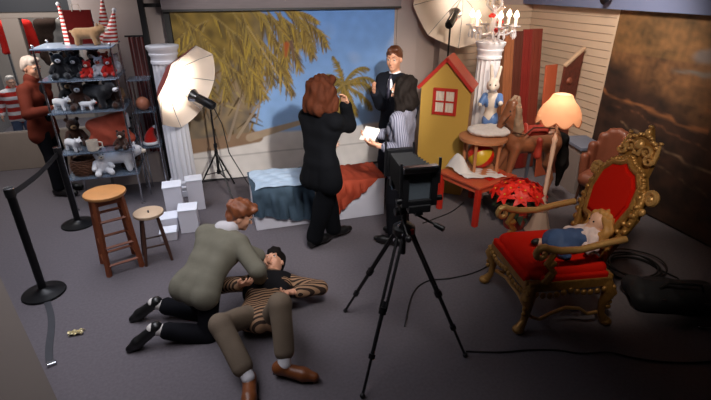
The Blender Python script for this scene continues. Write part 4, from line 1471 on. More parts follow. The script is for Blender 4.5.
# wooden drum shaped stand holding the beach ball, white fur cushion on it
wood_pk = M('stand_wood', (178, 120, 84), .5, var=.15, scale=8)
sc = Vector((2.82, 4.36, .48))
t = thing('round_stand', 'little round wooden stand with open sides on the red table', 'stand', sc, .3)
t.scale = (1.32, 1.32, 1.0)
b = MB(); b.lathe([(.17, .36), (.20, .365), (.20, .395), (.18, .405)], n=28); b.build('round_top', wood_pk, t)
b = MB(); b.lathe([(.16, 0), (.165, .004), (.165, .022), (.15, .025)], n=28); b.build('base_ring', wood_pk, t)
for k in range(4):
    a = k * PI / 2 + .4
    b = MB(); b.tube([(.145 * math.cos(a), .145 * math.sin(a), .02), (.15 * math.cos(a), .15 * math.sin(a), .365)], [.014, .014], 8); b.build('leg', wood_pk, t)
t = thing('beach_ball', 'red and yellow beach ball inside the little round stand', 'ball', sc + Vector((0, 0, .176)))
ball_cols = [M('ball_red', (196, 30, 20), .35, var=.04), M('ball_yellow', (196, 164, 44), .35, var=.04)]
for k in range(6):
    b = MB()
    vs, fs = [], []
    n, kk = 7, 14
    for i in range(kk + 1):
        th_ = PI * i / kk
        for j in range(n + 1):
            a = k * PI / 3 + j / n * PI / 3
            vs.append((.148 * math.sin(th_) * math.cos(a), .148 * math.sin(th_) * math.sin(a), .148 * math.cos(th_)))
    for i in range(kk):
        for j in range(n):
            fs.append((i * (n + 1) + j, (i + 1) * (n + 1) + j, (i + 1) * (n + 1) + j + 1, i * (n + 1) + j + 1))
    b.add(vs, fs, True, Euler((.9, .35, .5)).to_matrix().to_4x4())
    b.build('panel', ball_cols[k % 2], t)
t = thing('fur_cushion', 'fluffy white oval cushion on the round stand', 'cushion', sc + Vector((.07, .0, .407)), -.3)
blob_obj('cushion', [els((0, 0, .05), V3(.235, .18, .055)), els((-.12, .02, .052), V3(.11, .11, .047)), els((.12, -.02, .052), V3(.11, .12, .047))], white_pl, t, .007, 0, curls(.004, 60), world=False)
# white cloth on the table
b = MB()
def fn(u, v):
    x = 2.44 + .44 * u + .08 * v; y = 4.46 - .10 * u - .34 * v
    hump = .20 * math.exp(-((u - .18) ** 2) / .02 - ((v - .25) ** 2) / .12)
    return (x, y, .486 + hump + .012 * abs(math.sin(9 * u + 6 * v)) + .010 * abs(math.sin(14 * v - 6 * u)))
b.sheet(fn, 34, 24, .004)
tag(b.build('white_cloth', M('cloth_white', (206, 204, 206), .8, var=.08, scale=8)), 'crumpled white cloth lying on the red table beneath the round stand', 'cloth')
b = MB()
b.sheet(lambda u, v: (2.74 + .26 * u - .06 * v, 4.01 + .28 * v + .07 * u, .485 + .006 * abs(math.sin(8 * u + 5 * v))), 14, 14, .003)
tag(b.build('red_cloth', M('cloth_red', (186, 26, 18), .8, var=.1)), 'bright red cloth lying on the right corner of the red table', 'cloth')

# rabbit figure standing behind the cushion
t = thing('display_post', 'slim white post carrying the rabbit figure', 'post', (3.06, 4.64, 0))
b = MB(); b.lathe([(.10, 0), (.10, .02), (.03, .04), (.03, .78), (.09, .80), (.09, .82)], n=20); b.build('post', white_paint, t)
t = thing('rabbit_figure', 'white rabbit figurine in a blue and white coat with upright ears', 'figurine', (3.06, 4.64, .82), R(-35))
t.scale = (1.42, 1.42, 1.42)
porc = M('porcelain_white', (226, 214, 204), .35, var=.05, coat=.3)
porcb = M('porcelain_blue', (92, 128, 188), .35, var=.1, coat=.3)
blob_obj('body', [els((0, .02, .12), V3(.055, .05, .10)), els((0, .01, .26), V3(.060, .052, .085)), els((-.005, -.01, .385), V3(.050, .055, .052), None, .02), els((-.005, -.055, .372), V3(.026, .026, .024), None, .015),
                  cap((-.02, .01, .42), (-.035, .015, .535), .017, .013, .01), cap((.018, .01, .42), (.035, .02, .525), .017, .013, .01), els((-.04, -.02, .02), V3(.035, .06, .022)), els((.04, -.02, .02), V3(.035, .06, .022)),
                  cap((-.055, 0, .30), (-.085, -.05, .24), .022, .02, .015), cap((.055, 0, .30), (.07, -.06, .26), .022, .02, .015)], porc, t, .006, world=False)
blob_obj('coat', [els((0, .015, .255), V3(.066, .058, .075)), cap((-.055, 0, .30), (-.078, -.04, .25), .028, .026, .015), cap((.055, 0, .30), (.066, -.045, .265), .028, .026, .015)], porcb, t, .006, 0, None, lambda X, Y, Z: np.where(np.abs(X) < .02, .012 - np.maximum(0, Y + .02), -1) * 1.0, world=False)
blob_obj('trousers', [els((.022, .02, .10), V3(.045, .055, .085)), els((-.03, .02, .09), V3(.035, .05, .06))], porcb, t, .006, world=False)
for x in (-.022, .018):
    b = MB(); b.ell((x - .003, -.058, .398), .007); b.build('eye', black, t)

# ================================================================== HORSE
horse_m = M('horse_wood_brown', (128, 80, 54), .45, var=.3, scale=6, coat=.3)
mane_m = M('horse_mane_grey', (140, 116, 96), .7, var=.25, scale=20, stretch=(1, 1, 4))
t = thing('carousel_horse', 'brown wooden merry-go-round horse with grey mane and black tail', 'toy horse', (3.36, 4.24, 0), R(-6))
t.scale = (.86, 1, 1)
# local: head towards -X
HP = [cap((-.20, 0, .80), (.26, 0, .80), .125, .13, .06), els((-.24, 0, .84), V3(.12, .11, .14)), els((.28, 0, .82), V3(.13, .12, .14)),
      cap((-.27, 0, .88), (-.33, 0, 1.12), .10, .075, .05), cap((-.33, 0, 1.10), (-.335, 0, 1.22), .075, .064, .04),
      cap((-.33, 0, 1.22), (-.43, 0, 1.07), .066, .046, .04), cap((-.43, 0, 1.07), (-.465, 0, 1.00), .045, .038, .02),
      cap((-.31, .03, 1.26), (-.30, .035, 1.33), .018, .006, .01), cap((-.31, -.03, 1.26), (-.30, -.035, 1.33), .018, .006, .01)]
for y, kx in ((-.07, -.30), (.07, -.40)):
    HP += [cap((-.24, y, .76), (kx, y, .47), .062, .038, .04), cap((kx, y, .47), (kx + .05, y, .24), .036, .026, .02), cap((kx + .05, y, .24), (kx + .03, y, .13), .028, .036, .01)]
for y, kx in ((-.075, .24), (.075, .34)):
    HP += [cap((.30, y, .78), (kx, y, .54), .085, .055, .05), cap((kx, y, .54), (kx + .10, y, .36), .050, .032, .02), cap((kx + .10, y, .36), (kx + .05, y, .13), .030, .026, .015), cap((kx + .05, y, .15), (kx + .03, y, .12), .03, .036, .01)]
blob_obj('body', HP, horse_m, t, .0085, world=False)
blob_obj('mane', [cap((-.28, 0, 1.27), (-.27, 0, 1.12), .055, .07, .03), cap((-.27, 0, 1.12), (-.19, 0, .95), .07, .06, .03), cap((-.32, 0, 1.30), (-.38, 0, 1.24), .028, .02, .02),
                  cap((-.29, -.06, 1.20), (-.27, -.095, .96), .045, .060, .03), cap((-.29, .06, 1.20), (-.27, .095, .96), .045, .06, .03)], mane_m, t, .008, 0, curls(.006, 70), world=False)
blob_obj('saddle', [cap((-.06, 0, .90), (.14, 0, .905), .085, .085, .04), els((.20, 0, .985), V3(.03, .075, .05)), els((-.10, 0, .97), V3(.025, .05, .05)), cap((.04, -.12, .84), (.04, -.125, .68), .04, .05, .03), cap((.04, .12, .84), (.04, .125, .68), .04, .05, .03)], M('saddle_red', (150, 48, 36), .5, var=.2), t, .008, world=False)
blob_obj('tail', [cap((.37, 0, .88), (.47, .0, .80), .035, .06, .03), cap((.47, 0, .80), (.53, 0, .52), .065, .075, .05), cap((.53, 0, .52), (.52, 0, .24), .07, .025, .04)], M('horse_tail_black', (16, 14, 14), .8, var=.3), t, .008, 0, curls(.006, 60), world=False)
b = MB()
b.tube([(-.455, -.045, 1.03), (-.38, -.065, 1.14), (-.34, -.07, 1.20)], .008, 6)
b.tube([(-.44, -.05, 1.05), (-.36, -.14, .97), (-.20, -.15, .93), (-.06, -.10, .99), (.10, -.10, .985), (.36, -.13, .96)], .008, 6)
b.build('bridle', M('leather_dark', (70, 40, 26), .5), t)
b = MB(); b.ell((-.385, -.058, 1.175), .012); b.ell((-.385, .058, 1.175), .012); b.build('eye', black, t)
b = MB(); b.box((0, 0, .05), (.95, .34, .10), bev=.02)
b.cyl((-.27, -.07, .10), (-.27, -.07, .14), .02)
b.build('base', M('horse_base', (52, 48, 50), .6, var=.2), t)
b = MB(); b.cyl((.02, 0, .09), (.02, 0, .70), .022); b.build('pole', M('horse_pole', (96, 104, 122), .35, .5), t)

# ================================================================== BOARDS, MASK PANEL AND PEDESTAL BY THE SLAT WALL
for k, (x, y, w_, h, rgb, lb) in enumerate([(3.64, 5.24, .14, 1.84, (96, 58, 36), 'brown plank leaning by the fluted column, leftmost of the row'), (3.79, 5.25, .14, 1.86, (140, 84, 52), 'light brown plank leaning second in the row'),
                                          (3.935, 5.26, .13, 1.86, (82, 36, 24), 'dark brown plank in the middle of the leaning row'), (4.08, 5.27, .14, 1.88, (118, 30, 24), 'deep red plank leaning right of the dark one'),
                                          (4.235, 5.28, .155, 1.88, (112, 44, 30), 'tallest red brown plank at the right end of the row')]):
    m_ = M('plank_%d' % k, rgb, .55, var=.25, scale=5, stretch=(6, 6, .6))
    t = thing('plank', lb, 'plank', (x, y, 0), 0, 'planks leaning in the corner')
    b = MB(); b.box((0, .16, h / 2), (w_, .022, h), rot=(R(-8.0), 0, 0), bev=.003)
    for q in (-.25, .2):
        b.box((w_ * q, .155, h / 2), (.006, .022, h * .99), rot=(R(-8.0), 0, 0))
    b.build('board', m_, t)
terr = M('board_terracotta', (176, 84, 54), .55, var=.15, scale=5, stretch=(4, 4, .6))
t = thing('terracotta_board', 'terracotta board leaning behind the scalloped lamp', 'board', (4.20, 4.96, 0), R(10))
b = MB(); b.box((0, .08, .74), (.20, .024, 1.48), rot=(R(-5), 0, 0), bev=.004); b.build('board', terr, t)
t = thing('gabled_panel', 'tall dark red carved panel with pale gable leaning on the slat wall', 'panel', (4.43, 5.02, 0), R(8))
xz = Matrix(((1, 0, 0, 0), (0, 0, -1, 0), (0, 1, 0, 0), (0, 0, 0, 1)))
b = MB(); b.prism([(-.14, .0), (.14, .0), (.14, 1.66), (-.14, 1.46)], -.015, .015, xz); b.build('panel', M('carved_darkred', (96, 42, 30), .6, var=.6, scale=22, bump=.8, bscale=30), t)
b = MB(); b.box((0, -.005, 1.575), (.36, .05, .03), rot=(0, R(-35.5), 0), bev=.004); b.build('gable_strip', M('gable_cream', (196, 164, 136), .6), t)
for k in range(4):
    b = MB(); b.lathe([(.001, .02), (.03, .018), (.045, .0), (.05, -.01)], loc=(.03 * (-1) ** k, -.022, .5 + .26 * k), n=12, axis=(0, -1, 0)); b.build('carved_boss', M('boss_brown', (130, 66, 44), .6), t)
t = thing('pedestal', 'grey pedestal with blue grey top beside the slat wall', 'pedestal', (4.38, 4.52, 0), R(-12))
b = MB(); b.box((0, 0, .29), (.30, .46, .58), bev=.004); b.build('body', M('pedestal_grey', (132, 120, 116), .7, var=.06), t)
b = MB(); b.box((0, 0, .60), (.34, .50, .04), bev=.005); b.build('top', M('pedestal_top', (110, 116, 134), .6, var=.06), t)

# ================================================================== FLOOR LAMP WITH SCALLOPED SHADE
lampw = M('lamp_white_turned', (206, 176, 158), .5, var=.12, scale=9)
t = thing('floor_lamp', 'floor lamp with glowing peach scalloped shade on white turned stem', 'lamp', (3.15, 3.62, 0))
t.scale = (1, 1, .955)
b = MB(); b.lathe([(.13, 0), (.14, .02), (.12, .05), (.10, .10), (.075, .20), (.055, .26), (.075, .29), (.075, .32), (.045, .345), (.030, .37)], n=28, mod=lambda a, z: 1 + (.05 * math.sin(8 * a) if z < .25 else 0)); b.build('base', lampw, t)
b = MB(); b.lathe([(.028, .36), (.034, .40), (.022, .44), (.020, .80), (.024, 1.0), (.020, 1.04), (.030, 1.08), (.014, 1.12), (.012, 1.28)], n=20); b.build('stem', lampw, t)
b = MB()
n = 64
def shade_pt(u, v, off=0):
    a = 2 * PI * u
    sc_ = abs(math.sin(4 * a))
    prof = [(.070, 1.545), (.085, 1.54), (.115, 1.48), (.165, 1.42), (.195, 1.35), (.198, 1.30)]
    q = v * (len(prof) - 1); i = min(int(q), len(prof) - 2); f_ = q - i
    r_ = prof[i][0] * (1 - f_) + prof[i + 1][0] * f_; z = prof[i][1] * (1 - f_) + prof[i + 1][1] * f_
    r_ *= 1 + .03 * sc_ * v
    if v > .8:
        z -= .05 * (v - .8) / .2 * sc_
    return ((r_ - off) * math.cos(a), (r_ - off) * math.sin(a), z)
b.sheet(lambda u, v: shade_pt(u, v), 64, 14, -.003)
sh = bpy.data.materials.new('shade_peach'); sh.use_nodes = True
nt = sh.node_tree; N = nt.nodes; pb = N['Principled BSDF']
pb.inputs['Base Color'].default_value = lin((238, 204, 176)) + [1]; pb.inputs['Roughness'].default_value = .8
tl = N.new('ShaderNodeBsdfTranslucent'); tl.inputs[0].default_value = lin((246, 216, 190)) + [1]
mx = N.new('ShaderNodeMixShader'); mx.inputs[0].default_value = .6
nt.links.new(pb.outputs[0], mx.inputs[1]); nt.links.new(tl.outputs[0], mx.inputs[2]); nt.links.new(mx.outputs[0], N['Material Output'].inputs[0])
o = b.build('lamp_shade', sh, t)
b = MB()
for k in range(8):
    a0 = k * PI / 4
    b.tube([Vector(shade_pt((a0 + q * PI / 4 / 8) / (2 * PI), 1.0, -.003)) for q in range(9)], .005, 6)
b.build('scallop_trim', M('trim_brown', (190, 120, 84), .7), o)
b = MB(); b.ell((0, 0, 1.36), (.03, .03, .045)); b.build('bulb', M('bulb_warm', (255, 220, 180), .3, emit=4), t)
pl = bpy.data.lights.new('lamp_glow', 'POINT'); pl.energy = 3.2; pl.color = (1, .86, .74); pl.shadow_soft_size = .05
po = bpy.data.objects.new('lamp_glow', pl); COL.objects.link(po); po.location = (3.15, 3.62, 1.36)

# ================================================================== POINSETTIA
bract = M('poinsettia_red', (200, 28, 16), .55, var=.2, scale=12)
leaf_g = M('poinsettia_leaf', (34, 48, 34), .5, var=.3, scale=12)
t = thing('potted_poinsettia', 'red poinsettia in a red pot beside the low table', 'potted plant', (2.97, 3.80, 0))
b = MB(); b.lathe([(.10, 0), (.105, .01), (.135, .19), (.150, .20), (.152, .235), (.135, .235), (.12, .18), (.001, .17)], n=28); pot = b.build('pot', M('pot_red', (150, 34, 26), .4, var=.08, coat=.3), t)
b = MB(); b.lathe([(.128, .19), (.001, .205)], n=20); b.build('soil', M('soil', (40, 28, 22), .95), t)


def leafshape(mb, p, d, up, ln, wd, droop=.2):
    p = Vector(p); d = Vector(d).normalized(); u = Vector(up); l = d.cross(u).normalized(); u = l.cross(d)
    vs, fs = [], []
    ks = (0, .18, .4, .65, .85, 1)
    ws = (.12, .7, 1, .75, .35, .02)
    for q, w_ in zip(ks, ws):
        c = p + d * ln * q - u * droop * ln * q * q
        vs += [c - l * wd * w_ + u * .12 * wd * w_, c - u * .10 * wd * w_, c + l * wd * w_ + u * .12 * wd * w_]
    n = len(vs)
    vs += [v - u * .0018 for v in vs]
    for i in range(len(ks) - 1):
        for j in (0, 1):
            a = i * 3 + j
            fs.append((a, a + 1, a + 4, a + 3)); fs.append((n + a, n + a + 3, n + a + 4, n + a + 1))
        for j in (0, 2):
            a = i * 3 + j
            fs.append((a, a + 3, n + a + 3, n + a))
    mb.add(vs, fs, True)


r = random.Random(11)
b = MB()
for k in range(70):
    a = r.uniform(0, 2 * PI); z = r.uniform(.20, .40); rad = r.uniform(.03, .16)
    leafshape(b, (rad * math.cos(a), rad * math.sin(a), z), (math.cos(a), math.sin(a), r.uniform(-.5, .35)), (0, 0, 1), r.uniform(.10, .15), r.uniform(.028, .040), .4)
for k in range(14):
    a = 2 * PI * k / 14
    b.tube([(.03 * math.cos(a), .03 * math.sin(a), .19), (.09 * math.cos(a), .09 * math.sin(a), .32), (.15 * math.cos(a), .15 * math.sin(a), .42)], .005, 5)
b.build('leaves', leaf_g, t)
spots = [(0, 0, .52)] + [(.14 * math.cos(a), .14 * math.sin(a), .49) for a in np.linspace(.3, 6.58, 7)[:-1]] + [(.24 * math.cos(a), .24 * math.sin(a), .45) for a in np.linspace(0, 2 * PI, 10)[:-1]]
for (x, y, z) in spots:
    b = MB()
    out = Vector((x, y, .22)).normalized()
    F = frame_m(out)
    for lay, (ln, cnt, el) in enumerate(((.115, 6, .10), (.075, 5, .45))):
        for k in range(cnt):
            a = 2 * PI * k / cnt + lay * .5 + r.uniform(-.2, .2)
            d = F @ Vector((math.cos(a), math.sin(a), el))
            leafshape(b, Vector((x, y, z)), d, out, ln * r.uniform(.85, 1.1), .030 * (1 if lay == 0 else .8), .25)
    fl = b.build('flower_head', bract, t)
    b = MB()
    for k in range(5):
        b.ell(Vector((x, y, z)) + F @ Vector((.007 * math.cos(k * 1.26), .007 * math.sin(k * 1.26), .010)), .004, n=6, k=5)
    b.build('flower_centre', M('poinsettia_yellow', (200, 170, 50), .5), fl)

# ================================================================== BROWN TUB CHAIR BEHIND THE THRONE
lea = M('leather_redbrown', (120, 66, 46), .5, var=.2, scale=7, bump=.2, bscale=80, coat=.15)
t = thing('leather_tub_chair', 'red brown leather chair with rounded back behind the throne', 'chair', (4.20, 3.98, 0), R(-70))
t.scale = (.86, .86, .92)
blob_obj('backrest', [cap((.24 * math.cos(a), .24 * math.sin(a), .36), (.26 * math.cos(a), .26 * math.sin(a), z), .055, .06, .05) for a, z in ((0.0, .60), (.45, .74), (.9, .86), (1.25, .92), (1.57, .94), (1.9, .92), (2.25, .86), (2.7, .74), (PI, .60))], lea, t, .010, world=False)
blob_obj('seat', [cap((-.10, -.05, .38), (.10, -.05, .38), .11, .11, .05), cap((-.12, .08, .38), (.12, .08, .38), .11, .11, .05), cap((-.12, -.16, .37), (.12, -.16, .37), .09, .09, .05)], lea, t, .010, world=False)
for x in (-1, 1):
    for y in (-1, 1):
        b = MB(); b.cyl((x * .18, y * .18, 0), (x * .16, y * .16, .33), .016, .022, 10); b.build('leg', wood_dk, t)

# ================================================================== GILDED THRONE
gold = M('throne_gilt', (164, 120, 62), .36, .45, var=.4, scale=18, bump=.6, bscale=70)
goldp = M('throne_gilt_pale', (196, 152, 92), .36, .45, var=.3, scale=18, bump=.4, bscale=80)
velvet = M('throne_velvet', (196, 24, 8), .8, var=.10, scale=5)
t = thing('throne', 'gilded carved throne with bright red velvet seat and back', 'throne', (2.46, 2.57, 0), R(-99))
TH = t
SW, SF, SB, SH = .31, -.38, .27, .46


def scroll(c, r0, r1, turns, a0, plane, n=22, sg=1):
    """spiral points about c in the plane given by two axes"""
    c = Vector(c); e1, e2 = Vector(plane[0]), Vector(plane[1])
    out = []
    for i in range(n):
        q = i / (n - 1)
        a = a0 + sg * turns * 2 * PI * q
        r_ = r0 + (r1 - r0) * q
        out.append(c + e1 * r_ * math.cos(a) + e2 * r_ * math.sin(a))
    return out


for x in (-1, 1):
    for (y, ff) in ((SF + .03, -1), (SB - .03, 1)):
        b = MB()
        b.tube([(x * SW * .93, y, SH - .06), (x * (SW + .02), y + ff * .035, SH - .15), (x * (SW + .005), y + ff * .01, .20), (x * (SW + .005), y + ff * .02, .10), (x * (SW + .02), y + ff * .06, .035)], [.050, .052, .030, .026, .038], 12)
        b.ell((x * (SW + .022), y + ff * .065, .034), (.045, .045, .034))
        for k in range(5):
            b.ell((x * (SW + .03), y + ff * .045, SH - .10 - k * .045), (.024 - .002 * k, .022, .022), n=8, k=6)
        b.build('leg', gold, t)
b = MB()
b.box((0, SF, SH - .055), (2 * SW, .05, .085), bev=.012); b.box((0, SB, SH - .055), (2 * SW, .05, .085), bev=.012)
for x in (-1, 1):
    b.box((x * SW, (SF + SB) / 2, SH - .055), (.05, SB - SF, .085), bev=.012)
for k in range(15):
    b.ell((-SW + 2 * SW * k / 14, SF - .028, SH - .10 - .03 * abs(math.sin(k * PI / 7))), (.022, .016, .026), n=8, k=6)
for x in (-1, 1):
    for k in range(13):
        b.ell((x * (SW + .028), SF + (SB - SF) * k / 12, SH - .10 - .03 * abs(math.sin(k * PI / 6))), (.016, .024, .026), n=8, k=6)
b.build('seat_frame', gold, t)
b = MB()
for x in (-1, 1):
    pts = [(x * (SW + .01), SF + .06, .13), (x * (SW + .01), -.25, .10), (x * (SW + .01), -.16, .15), (x * (SW + .01), -.05, .19), (x * (SW + .01), .06, .17), (x * (SW + .01), .14, .11), (x * (SW + .01), SB - .05, .12)]
    b = MB(); b.tube(pts, .014, 8); b.build('stretcher', goldp, t)
b = MB(); b.tube([(-SW, SF + .05, .13), (-.12, SF + .05, .19), (.12, SF + .05, .19), (SW, SF + .05, .13)], .014, 8); b.build('stretcher', goldp, t)
blob_obj('seat_cushion', [cap((-.24, y, SH + .02), (.24, y, SH + .02), .055, .055, .06) for y in np.linspace(SF + .06, SB - .07, 9)], velvet, t, .009, world=False)
b = MB(); b.box((0, SF - .004, SH - .005), (2 * SW - .05, .05, .06), bev=.014); b.box((SW - .005, -.03, SH - .005), (.045, SB - SF - .12, .06), bev=.014); b.build('velvet_edge', velvet, t)
# arms
for x in (-1, 1):
    ax_ = x * (SW + .015)
    b = MB()
    b.tube([(ax_, SB + .02, .76), (ax_, .12, .735), (ax_, -.05, .70), (ax_, -.20, .705), (ax_, -.30, .73)] + scroll((ax_, -.335, .69), .055, .020, .95, PI / 2 - .3, ((0, 1, 0), (0, 0, 1)), 14, 1), [.026, .026, .026, .028, .028] + [.027 - .0008 * k for k in range(14)], 10)
    arm = b.build('armrest', goldp, t)
    b = MB()
    b.tube([(ax_, -.24, .69), (ax_, -.28, .60), (ax_, -.22, .53), (ax_, -.27, SH - .02)], [.022, .026, .028, .034], 10)
    b.ell((ax_, -.25, .60), (.03, .045, .03), n=10, k=7)
    b.build('arm_support', gold, t)
# back: reclined plane
RB = Matrix.Translation((0, SB - .02, SH + .04)) @ Euler((R(-16), 0, 0)).to_matrix().to_4x4() @ Matrix(((1, 0, 0, 0), (0, 0, -1, 0), (0, 1, 0, 0), (0, 0, 0, 1)))
# in the back's own plane: x across, y up, z towards the sitter
panel = [(-.165, .27), (.165, .27), (.215, .46), (.195, .60), (.13, .68), (.05, .70), (0, .735), (-.05, .70), (-.13, .68), (-.195, .60), (-.215, .46)]
b = MB(); b.xf = RB
b.prism(panel, .0, .035)
pn = [(x * .86, .49 + (y - .49) * .86) for x, y in panel]
b.prism(pn, .035, .052)
b.build('back_panel', velvet, t)
b = MB(); b.xf = RB
outl = [(-.20, .03), (-.23, .16), (-.285, .40), (-.26, .58), (-.17, .69), (-.16, .86), (-.06, .94), (.0, 1.02), (.06, .94), (.16, .86), (.17, .69), (.26, .58), (.285, .40), (.23, .16), (.20, .03)]
b.prism(outl, -.035, -.005)
for i in range(len(panel)):
    a_, c_ = Vector(panel[i]), Vector(panel[(i + 1) % len(panel)])
    b.tube([(a_.x * 1.08, .49 + (a_.y - .49) * 1.08, .025), (c_.x * 1.08, .49 + (c_.y - .49) * 1.08, .025)], .026, 8)
    for k in range(3):
        p_ = a_.lerp(c_, (k + .5) / 3)
        b.ell((p_.x * 1.20, .49 + (p_.y - .49) * 1.20, .02), (.022, .022, .022), n=8, k=6)
for x in (-1, 1):
    b.tube([(x * .20, 0, 0), (x * .215, .12, .01), (x * .275, .36, .01), (x * .26, .56, .01), (x * .19, .66, .01)], [.030, .028, .026, .026, .024], 10)
    for k in range(9):
        q = k / 8
        b.ell((x * (.225 + .055 * math.sin(PI * q)), .10 + .52 * q, .025), (.022, .026, .024), n=8, k=6)
b.build('back_frame', gold, t)
# pierced crest with curls and finials
b = MB(); b.xf = RB @ Matrix.Translation((0, 1.0, 0)) @ Matrix.Diagonal((1, .74, 1, 1)) @ Matrix.Translation((0, -.96, 0))
for x in (-1, 1):
    b.tube([(x * .02, .70, .01)] + [Vector(p) for p in scroll((x * .085, .755, .01), .060, .015, 1.2, (PI if x > 0 else 0), ((1, 0, 0), (0, 1, 0)), 18, -x)], .016, 8)
    b.tube([Vector(p) for p in scroll((x * .15, .69, .015), .050, .014, 1.1, PI / 2, ((1, 0, 0), (0, 1, 0)), 16, x)], .015, 8)
    b.tube([(x * .17, .68, .0), (x * .165, .80, .0), (x * .155, .86, .0)], [.018, .014, .010], 8); b.ell((x * .155, .88, 0), .018, n=8, k=6)
    for k in range(5):
        b.ell((x * (.03 + .027 * k), .90 - .018 * k + .01 * (k % 2), .0), (.018, .022, .018), n=8, k=6)
b.ell((0, .80, .02), (.040, .055, .028)); b.ell((0, .93, .0), (.026, .045, .022)); b.ell((0, .99, 0), .020)
b.build('crest', goldp, t)
for x in (-1, 1):
    b = MB(); b.xf = RB
    b.tube([(x * .26, .50, 0)] + [Vector(p) for p in scroll((x * .315, .58, .0), .055, .016, 1.15, (PI if x > 0 else 0), ((1, 0, 0), (0, 1, 0)), 18, -x)], .022, 8)
    b.ell((x * .315, .58, 0), (.028, .028, .025)); b.ell((x * .30, .47, 0), (.026, .030, .022))
    b.build('side_scroll', goldp, t)

# doll lying on the throne
t = thing('doll', 'blonde doll in white frilly blouse and blue skirt reclining on the throne', 'doll', (2.49, 2.50, .535), R(-100))
t.scale = (1.25, 1.25, 1.25)
doll_skin = M('doll_skin', (226, 178, 152), .45, var=.04)
blob_obj('body', [els((0, .17, .19), V3(.058, .060, .062)), cap((0, .13, .13), (0, .05, .07), .045, .055, .03), cap((-.05, .12, .11), (-.13, .05, .05), .020, .016, .01), cap((.05, .12, .11), (.13, .06, .05), .020, .016, .01),
                  cap((-.03, .0, .05), (-.05, -.17, .04), .03, .024, .015), cap((.03, .0, .05), (.07, -.16, .04), .03, .024, .015), els((0, .115, .19), V3(.010, .012, .010), None, .008)], doll_skin, t, .006, world=False)
blob_obj('blouse', [cap((0, .14, .115), (0, .06, .075), .060, .070, .03), cap((-.05, .12, .11), (-.12, .06, .06), .034, .032, .02), cap((.05, .12, .11), (.12, .07, .06), .034, .032, .02)], M('doll_blouse', (226, 206, 204), .8, var=.25, scale=40), t, .006, 0, curls(.007, 95), world=False)
blob_obj('skirt', [cap((0, .05, .075), (0, -.07, .055), .070, .095, .03), cap((-.07, -.08, .045), (.09, -.08, .045), .045, .045, .03)], M('doll_skirt_blue', (58, 84, 128), .7, var=.2), t, .006, 0, folds(.006, 60), world=False)
blob_obj('hair', [els((0, .195, .20), V3(.075, .060, .066)), cap((-.065, .19, .19), (-.085, .15, .09), .034, .03, .02), cap((.065, .19, .19), (.085, .15, .09), .034, .03, .02), els((0, .22, .15), V3(.07, .04, .06))], M('doll_hair', (186, 136, 72), .6, var=.35, scale=40), t, .006, 0, curls(.008, 110), world=False)
for x in (-1, 1):
    b = MB(); b.ell((x * .020, .116, .203), .006, n=8, k=6); b.build('eye', black, t)
    b = MB(); b.ell(((-.052 if x < 0 else .073), -.185, .042), (.022, .034, .024)); b.build('shoe', black, t)

# ================================================================== VIEW CAMERA ON TRIPOD
camb = M('camera_black', (17, 17, 20), .45, var=.2)
ct = thing('camera_tripod', 'black tripod with three spread legs carrying the view camera', 'tripod', (1.10, 2.50, 0))
ct.scale = (1, 1, 1.08)
apex = Vector((0, 0, .86))
for (fx, fy) in ((.81, 2.93), (.68, 2.07), (1.49, 2.20)):
    foot = Vector((fx - 1.10, fy - 2.50, .015)); d = (foot - apex)
    l = MB()
    top = apex + Vector((d.x, d.y, 0)).normalized() * .05
    side = Vector((-d.y, d.x, 0)).normalized() * .018
    m1 = top.lerp(foot, .48); m2 = top.lerp(foot, .76)
    for sg in (-1, 1):
        l.tube([top + side * sg, m1 + side * sg], .011, 8)
    l.tube([m1 - (foot - top) * .06, m2], .014, 8); l.tube([m2 - (foot - top) * .03, foot], .010, 8)
    leg = l.build('leg', camb, ct)
    q = MB(); q.cyl(m1 - (foot - top) * .02, m1 + (foot - top) * .02, .026, n=10); q.build('leg_clamp', black_metal, leg)
    q = MB(); q.cyl(m2 - (foot - top) * .015, m2 + (foot - top) * .015, .022, n=10); q.build('leg_clamp', black_metal, leg)
    q = MB(); q.ell(foot, .018); q.build('rubber_foot', black, leg)
b = MB(); b.lathe([(.06, .83), (.075, .85), (.075, .89), (.05, .91), (.02, .92)], n=20); b.cyl((0, 0, .70), (0, 0, 1.02), .018, n=14); b.build('spider', camb, ct)
b = MB(); b.box((0, 0, 1.02), (.10, .10, .05), bev=.01); b.cyl((-.07, 0, 1.0), (.07, 0, 1.0), .024, n=14); b.build('pan_head', black_metal, ct)
b = MB(); b.tube([(.05, -.03, .99), (.15, -.14, .95)], [.008, .008], 8); b.tube([(.15, -.14, .95), (.19, -.19, .935)], [.016, .018], 10); b.build('pan_handle', camb, ct)
b = MB(); b.tube([(-.04, -.05, .98), (-.04, -.16, .90)], [.007, .007], 8); b.ell((-.04, -.17, .895), .022); b.build('pan_handle', camb, ct)
b = MB(); b.box((.03, -.062, .88), (.025, .02, .035), bev=.004); b.build('red_lever', M('lever_red', (180, 34, 24), .4), ct)
for (x, y, z) in ((-.055, -.05, .93), (-.03, -.06, .87), (.05, -.055, 1.0), (-.07, -.02, .82)):
    b = MB(); b.cyl((x, y, z), (x, y - .018, z), .014, n=12); b.build('knob', chrome, ct)

vc = thing('view_camera', 'large black bellows view camera with ground glass back and silver top bar', 'camera', (1.13, 2.50, 1.128), R(-4))
# local: lens along +Y, ground glass back towards -Y
b = MB(); b.box((0, .06, .02), (.045, .50, .035), bev=.005); b.build('monorail', black_metal, vc)


def frame_box(y, w_, h, th, zc, inner):
    b = MB()
    b.box((-w_ / 2 + th / 2, y, zc), (th, .035, h), bev=.004); b.box((w_ / 2 - th / 2, y, zc), (th, .035, h), bev=.004)
    b.box((0, y, zc - h / 2 + th / 2), (w_ - th, .035, th), bev=.004); b.box((0, y, zc + h / 2 - th / 2), (w_ - th, .035, th), bev=.004)
    return b


